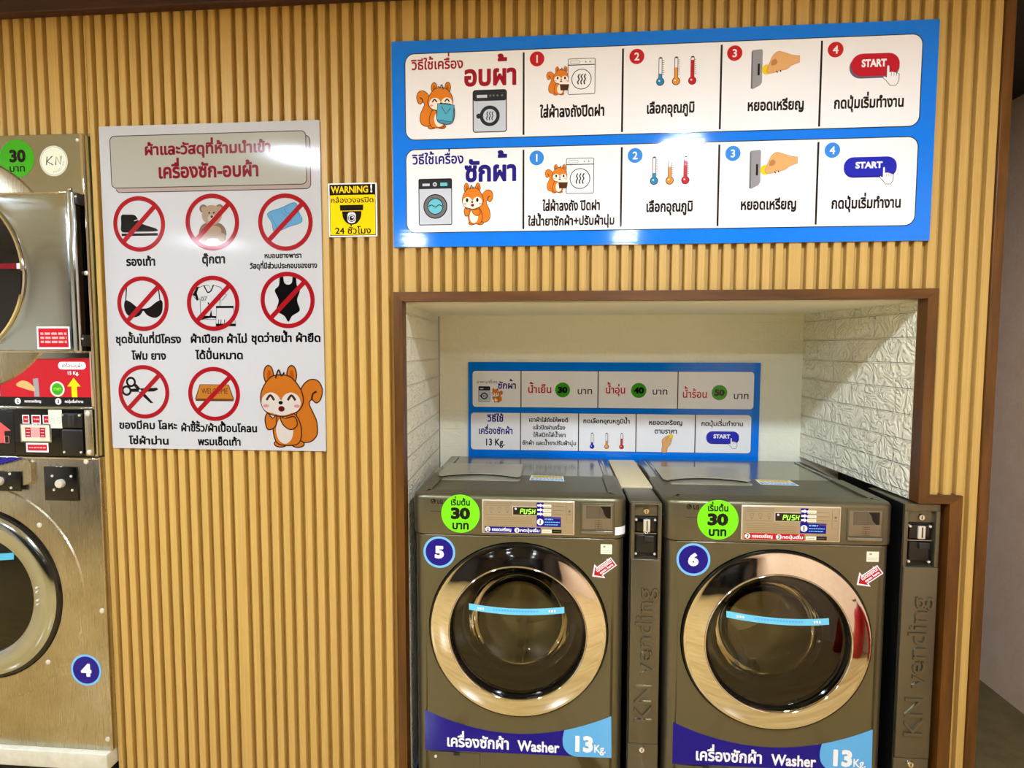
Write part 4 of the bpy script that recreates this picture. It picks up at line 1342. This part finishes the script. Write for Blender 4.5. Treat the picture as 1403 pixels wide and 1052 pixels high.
# rules poster
PX, PZ, PY = -1.2728, 2.1363, -0.005
t = thing('poster', 'white poster of eight items banned from the machines with red prohibition circles', 'poster', (PX+0.3585, 0.0, PZ-1.0226))
board(t, PX, PZ, 717, 1022.6, PY, 0.0, 'white', 'flute', 0.002)
A = lambda: Art(PX, PZ, PY, 'flute')
a = A()
a.rrect(50, 46, 685, 204, 14, 'pinkbeige', 'outline', 2.4); a.poly([(37, 185), (64, 206), (80, 190)], 'pinkbeige'); a.rrect(37, 32, 672, 190, 14, 'cream', 'outline', 2.4)
a.build('title_box', t)
for s_, x0, x1, yb, hb in (('ผ้าและวัสดุที่ห้ามนำเข้า', 151, 561, 91, 25), ('เครื่องซัก-อบผ้า', 194, 520, 163, 32)):
    Art(PX, PZ, PY, 'flute', 0.0006).text(s_, x0, x1, yb, hb, 'darkred', 0.036).build('title_lettering', t)
caps = [('รองเท้า', 73, 171, 434, 19), ('ตุ๊กตา', 327, 403, 429, 19), ('หมอนยางพารา', 532, 651, 415, 11), ('วัสดุที่มีส่วนประกอบของยาง', 483, 701, 447, 12),
        ('ชุดชั้นในที่มีโครง', 26, 248, 680, 18), ('โฟม ยาง', 78, 195, 733, 18), ('ผ้าเปียก ผ้าไม่', 280, 467, 679, 18), ('ได้ปั่นหมาด', 293, 452, 731, 18),
        ('ชุดว่ายน้ำ ผ้ายืด', 481, 707, 676, 18), ('ของมีคม โลหะ', 25, 224, 958, 18), ('โซ่ผ้าม่าน', 56, 193, 1008, 17), ('ผ้าขี้ริ้ว/ผ้าเปื้อนโคลน', 237, 492, 964, 17), ('พรมเช็ดเท้า', 292, 436, 1008, 17)]
for s_, x0, x1, yb, hb in caps:
    A().text(s_, x0, x1, yb, hb*1.05, 'black', 0.04).build('caption_lettering', t)

def prohibited(cx, cy, draw, nm, r=87):
    a = A()
    draw(a)
    a.ring(cx, cy, r-14, r, 'ringred')
    d = (r-8)*0.7071
    a.stroke([(cx+d, cy-d), (cx-d, cy+d)], 15, 'ringred')
    a.build(nm, t)
def shoe(a):
    a.blob([(64, 276), (82, 274), (108, 276), (118, 288), (126, 300), (150, 310), (176, 318), (183, 326), (160, 328), (110, 328), (64, 328), (62, 300)], 'black')
    a.stroke([(106, 294), (124, 288)], 2.5, 'white'); a.stroke([(112, 304), (132, 296)], 2.5, 'white')
    a.rect(62, 333, 183, 341, 'black')
def bear(a):
    a.disc(337, 260, 13, 'bear2'); a.disc(390, 260, 13, 'bear2'); a.disc(338, 261, 8, 'bear'); a.disc(389, 261, 8, 'bear')
    a.blob([(320, 340), (326, 316), (345, 304), (384, 304), (404, 318), (410, 342), (396, 352), (364, 346), (334, 354)], 'bear2')
    a.blob([(338, 320), (364, 312), (392, 322), (388, 350), (364, 352), (340, 350)], 'bear')
    a.disc(364, 280, 33, 'bear', ry=31); a.disc(364, 291, 14, 'cream', ry=12); a.disc(356, 273, 3, 'brown'); a.disc(371, 273, 3, 'brown'); a.disc(364, 285, 4, 'brown')
    a.disc(335, 350, 14, 'bear'); a.disc(395, 350, 14, 'bear')
def pillow(a):
    a.blob([(546, 278), (590, 262), (634, 247), (646, 276), (655, 305), (612, 320), (568, 335), (558, 306)], 'light', 'towel2', 2)
    a.stroke([(556, 284), (576, 326)], 1.5, 'towel2'); a.stroke(smooth_open([(600, 262), (606, 276), (620, 280)]), 1.5, 'towel2'); a.stroke([(590, 275), (622, 300)], 1.2, 'towel2')
def bra(a):
    a.blob([(64, 545), (80, 548), (104, 566), (122, 574), (112, 592), (88, 598), (68, 588), (60, 566)], 'black'); a.blob([(188, 545), (172, 548), (146, 566), (126, 574), (138, 592), (164, 600), (184, 588), (190, 566)], 'black')
    a.stroke([(66, 548), (71, 500)], 3.5, 'black'); a.stroke([(182, 548), (178, 500)], 3.5, 'black'); a.rect(114, 570, 136, 578, 'black')
def shirt(a):
    o = [(326, 500), (346, 498), (354, 516), (362, 498), (384, 504), (404, 530), (388, 546), (382, 540), (380, 606), (316, 606), (316, 540), (306, 546), (292, 528), (308, 508)]
    a.poly(o, 'white'); a.stroke(o, 1.8, 'black', True)
    a.poly([(292, 528), (306, 504), (314, 502), (306, 522), (312, 544), (304, 546), (300, 532)], 'black')
    a.stroke(smooth_open([(330, 498), (340, 518), (346, 520), (354, 514), (362, 497)]), 4, 'black')
    a.text('07', 319, 339, 547, 11, 'black', 0.0)
    a.stroke([(342, 552), (350, 568)], 4, 'black'); a.poly([(318, 606), (330, 594), (346, 594), (352, 574), (354, 594), (376, 596), (372, 603), (352, 600)], 'black')
    s_ = [(370, 566), (424, 566), (432, 624), (366, 624)]
    a.poly(s_, 'white'); a.stroke(s_, 1.6, 'black', True); a.rect(368, 563, 426, 570, 'black')
    for x in (376, 384, 396):
        a.stroke([(x, 606), (x-2, 622)], 2.4, 'black')
    a.rect(366, 619, 432, 627, 'black')
def swim(a):
    a.poly(smooth_closed([(580, 470), (590, 470), (594, 492), (606, 498), (618, 492), (622, 470), (632, 470), (634, 500), (644, 516), (634, 546), (642, 574), (636, 584), (616, 596), (604, 614), (592, 596), (572, 584), (566, 574), (574, 546), (562, 516), (576, 500)], 4), 'black')
def scissors(a):
    a.ring(72, 806, 10, 17, 'black'); a.ring(56, 834, 10, 17, 'black')
    a.poly([(80, 816), (90, 812), (146, 874), (136, 874), (104, 846)], 'black'); a.poly([(70, 838), (72, 828), (160, 824), (164, 830), (150, 836), (104, 838)], 'black')
    a.disc(102, 834, 4, 'white')
def mat_(a):
    a.poly([(305, 812), (402, 812), (418, 858), (416, 866), (290, 866), (288, 858)], 'matline'); a.poly([(307, 814), (400, 814), (414, 858), (292, 858)], 'mat')
    a.text('WELCOME', 310, 398, 842, 14, 'matline', 0.01)
for cx, cy, fn, nm, r in ((122, 304, shoe, 'shoe_symbol', 87), (365, 302, bear, 'soft_toy_symbol', 88), (602, 306, pillow, 'pillow_symbol', 88), (124, 555, bra, 'bra_symbol', 87), (359, 555, shirt, 'wet_clothes_symbol', 87),
                          (603, 546, swim, 'swimsuit_symbol', 88), (115, 838, scissors, 'scissors_symbol', 87), (352, 843, mat_, 'doormat_symbol', 87)):
    prohibited(cx, cy, fn, nm, r)
a = A(); squirrel(a, 499, 752, 710, 1012); a.build('squirrel_picture', t)

# camera warning sign
SX, SZ, SY = -0.5326, 1.9455, -0.004
t = thing('warning_sign', 'small yellow and black camera warning sign on the slats', 'sign', (SX+0.0765, 0.0, SZ-0.1625))
board(t, SX, SZ, 152.5, 162.5, SY, 0.0, 'white', 'flat', 0.003)
a = Art(SX, SZ, SY); a.rect(4, 4, 148.5, 158.5, 'black'); a.rect(5.5, 36, 147, 156.5, 'yellow'); a.build('sign_face', t)
a = Art(SX, SZ, SY, 'flat', 0.0003); a.text('WARNING', 9, 126, 29, 15.5, 'yellow', 0.03); a.text('!', 133, 139, 28, 18, 'white', 0.04); a.build('heading_lettering', t)
a = Art(SX, SZ, SY, 'flat', 0.0003); a.text('กล้องวงจรปิด', 8, 142, 59, 12, 'black', 0.015); a.text('24 ชั่วโมง', 20, 133, 153, 15, 'black', 0.02); a.build('caption_lettering', t)
a = Art(SX, SZ, SY, 'flat', 0.0003)
a.poly([(36, 66), (110, 66), (109, 83), (37, 83)], 'black'); a.poly([(43, 85)]+arc(73.5, 92, 30, 34, 180, 0, 20)+[(104, 85)], 'black'); a.poly(rrect_pts(60, 88, 86, 121, 10), 'white')
a.disc(73, 106, 11.5, 'black'); a.ring(73, 106, 7, 9, 'white'); a.disc(75, 104, 2.5, 'white')
a.build('camera_symbol', t)

# long blue instruction sign
BX, BZ, BY = -0.3279, 2.357, -0.006
t = thing('instruction_sign', 'long blue instruction sign with two rows of washing and drying steps', 'sign', (BX+0.78, 0.0, BZ-0.608))
board(t, BX, BZ, 1559, 608, BY, 0.0, 'blue', 'film', 0.002)
G = lambda st=0.0004: Art(BX, BZ, BY, 'film', st)
for y0, y1 in ((39, 288), (319, 564)):
    a = G(0.00008); a.rrect(42, y0, 1515, y1, 27, 'white', 'black', 2.6)
    for x in (397.5, 687, 967, 1244):
        a.rect(x-2.8, y0+7, x+2.8, y1-5, 'black')
    a.build('step_panel', t)
for row, y0, c, big in ((0, 0, 'red', 'อบผ้า'), (1, 280, 'navy', 'ซักผ้า')):
    col = 'darkred' if row == 0 else 'navy'
    yb = 84 if row == 0 else 361
    G().text('วิธีใช้เครื่อง', 59, 217, yb, 22, col, 0.025, 0.08).build('heading_lettering', t)
    G().text(big, 220, 376, 135 if row == 0 else 414, 44, col, 0.04, 0.24).build('title_lettering', t)
    caps = [('ใส่ผ้าลงถังปิดฝา', 446, 635, 234, 22), ('เลือกอุณภูมิ', 758, 894, 232, 21), ('หยอดเหรียญ', 1044, 1200, 233, 21), ('กดปุ่มเริ่มทำงาน', 1283, 1472, 234, 21)] if row == 0 else \
           [('ใส่ผ้าลงถัง ปิดฝา', 455, 625, 506, 20), ('ใส่น้ำยาซักผ้า+ปรับผ้านุ่ม', 411, 668, 549, 18), ('เลือกอุณภูมิ', 761, 895, 514, 21), ('หยอดเหรียญ', 1032, 1188, 513, 21), ('กดปุ่มเริ่มทำงาน', 1286, 1476, 514, 21)]
    for s_, x0, x1, yb, hb in caps:
        G().text(s_, x0, x1, yb, hb*1.08, 'black', 0.036).build('caption_lettering', t)
    for i, (cx, cy) in enumerate([(437, 66), (727, 70), (1004, 71), (1282, 72)] if row == 0 else [(437, 351), (726, 351), (1006, 352), (1283, 350)]):
        a = G(); a.disc(cx, cy, 21.5, 'ringred' if row == 0 else 'badge', 36); a.digits(str(i+1), cx, cy, 22, 'white', 0.02); a.build('number_badge', t)
    a = G(); squirrel(a, *((465, 91, 532, 172) if row == 0 else (462, 372, 530, 455)), flip=True, hold='basket', smile=False); a.build('loading_squirrel_picture', t)
    a = G(); washer_icon(a, *((529, 71, 606, 170) if row == 0 else (526, 356, 605, 456)), 'line'); a.build('machine_picture', t)
    for cx, c_, lv in (((795, 'thblue', .42), (840, 'thorange', .62), (886, 'thred', .86)) if row == 0 else ((782, 'thblue', .42), (827, 'thorange', .62), (872, 'thred', .86))):
        a = G(); thermometer(a, cx, *((74, 155) if row == 0 else (355, 437)), c_, lv); a.build('thermometer_picture', t)
    a = G(); coin_hand(a, *((1051, 63) if row == 0 else (1054, 344)), 1.0); a.build('coin_picture', t)
    a = G(); start_button(a, *((1325, 86, 1457, 150, 'startred') if row == 0 else (1316, 371, 1461, 426, 'startblue'))); a.build('start_button_picture', t)
a = G(); squirrel(a, 75, 124, 190, 259, flip=True, hold='towel'); a.build('towel_squirrel_picture', t)
a = G(); washer_icon(a, 248, 152, 345, 270, 'heat'); a.build('dryer_picture', t)
a = G(); washer_icon(a, 81, 407, 179, 541, 'water'); a.build('washer_picture', t)
a = G(); squirrel(a, 209, 421, 306, 545, smile=False); a.build('waving_squirrel_picture', t)

# small blue price sign in the niche
KX, KZ, KY = -0.2083, 1.380, 0.692
t = thing('price_sign', 'small blue price sign on the niche wall behind the washers', 'sign', (KX+0.61, NB, KZ-0.425))
board(t, KX, KZ, 1226, 425, KY, NB, 'blue', 'film', 0.002)
G = lambda st=0.0004: Art(KX, KZ, KY, 'film', st)
a = G(0.00008); a.rrect(19, 38, 1201, 194, 14, 'white', 'navy', 1.6)
for x in (229, 557, 890):
    a.rect(x-2.2, 38, x+2.2, 194, 'outline')
a.build('price_panel', t)
a = G(0.00008); a.rrect(11, 219, 1194, 380, 14, 'white', 'navy', 1.6)
for x in (227, 476, 719, 965):
    a.rect(x-2.2, 219, x+2.2, 380, 'outline')
a.build('step_panel', t)
G().text('ราคาเครื่อง', 38, 126, 92, 10, 'outline', 0.0).build('heading_lettering', t)
G().text('ซักผ้า', 129, 207, 114, 22, 'navy', 0.025, 0.2).build('title_lettering', t)
a = G(); washer_icon(a, 46, 106, 94, 171, 'heat'); a.build('washer_picture', t)
a = G(); squirrel(a, 101, 113, 150, 174, smile=False); a.build('squirrel_picture', t)
for s_, x0, x1, yb, pr, cx, b0, b1 in (('น้ำเย็น', 260, 359, 131, '30', 407, 471, 532), ('น้ำอุ่น', 590, 671, 131, '40', 728, 786, 847), ('น้ำร้อน', 911, 1010, 147, '50', 1061, 1120, 1180)):
    G().text(s_, x0, x1, yb, 24, 'ringred', 0.02, 0.06).build('price_lettering', t)
    a = G(); a.disc(cx, 118 if pr != '50' else 125, 32, 'dgreen', 40); a.digits(pr, cx, 118 if pr != '50' else 125, 24, 'black', 0.06, 1.2); a.build('price_badge', t)
    G().text('บาท', b0, b1, yb+4, 21, 'black', 0.01).build('currency_lettering', t)
for s_, x0, x1, yb, hb, c in (('วิธีใช้', 81, 153, 257, 22, 'navy'), ('เครื่องซักผ้า', 46, 192, 311, 21, 'navy'), ('13 Kg.', 77, 158, 361, 22, 'charcoal'),
                              ('เอาผ้าใส่ถังให้พอดี', 264, 431, 256, 13, 'black'), ('แล้วปิดฝาเครื่อง', 281, 419, 289, 13, 'black'), ('ให้สนิทใส่น้ำยา', 282, 421, 321, 13, 'black'), ('ซักผ้า และน้ำยาปรับผ้านุ่ม', 235, 466, 356, 13, 'black'),
                              ('กดเลือกอุณหภูมิน้ำ', 496, 692, 259, 14, 'black'), ('หยอดเหรียญ', 773, 911, 263, 14, 'black'), ('ตามราคา', 797, 889, 300, 15, 'black'), ('กดปุ่มเริ่มทำงาน', 990, 1160, 265, 14, 'black')):
    G().text(s_, x0, x1, yb, hb*1.05, c, 0.028).build('caption_lettering', t)
for cx, c_, lv in ((534, 'startblue', .4), (596, 'thorange', .5), (659, 'thred', .65)):
    a = G(); thermometer(a, cx, 300, 370, c_, lv); a.build('thermometer_picture', t)
a = G()
a.blob([(828, 379), (830, 350), (828, 330), (840, 316), (856, 308), (870, 312), (868, 328), (864, 346), (852, 362), (848, 380)], 'skin', 'skin2', 1.6); a.disc(866, 311, 9, 'coin'); a.stroke(smooth_open([(856, 312), (846, 326), (850, 336)]), 1.6, 'skin2'); a.stroke([(862, 330), (868, 332)], 1.6, 'brown')
a.build('coin_picture', t)
a = G(); start_button(a, 1011, 288, 1146, 340, 'startblue'); a.build('start_button_picture', t)

# ------------------------------------------------------------------ red extinguisher seen in the washer's chrome ring
t = thing('fire_extinguisher', 'red fire extinguisher standing on the floor by the plaster wall', 'fire extinguisher', (1.90, -0.62, 0.0))
M_REDP = mat('red_enamel', (176, 12, 20), 0.25)
def turn(prof, cx, cy, m, n=32):
    vs_ = [(cx+r*math.cos(2*PI*i/n), cy+r*math.sin(2*PI*i/n), z) for i in range(n) for r, z in prof]
    p = len(prof)
    return MB().add(vs_, [[i*p+q, ((i+1) % n)*p+q, ((i+1) % n)*p+q+1, i*p+q+1] for i in range(n) for q in range(p-1)], m)
turn([(0.0005, 0.0), (0.075, 0.0), (0.080, 0.01), (0.080, 0.40), (0.066, 0.45), (0.032, 0.48), (0.026, 0.50), (0.0005, 0.50)], 1.90, -0.62, M_REDP).build('cylinder', t)
turn([(0.0005, 0.499), (0.022, 0.499), (0.022, 0.54), (0.0005, 0.545)], 1.90, -0.62, M_CHROMED, 20).build('valve', t)
MB().box(1.80, 1.915, -0.634, -0.606, 0.545, 0.560, M_BLACKPLASTIC, 0.004).build('handle', t)
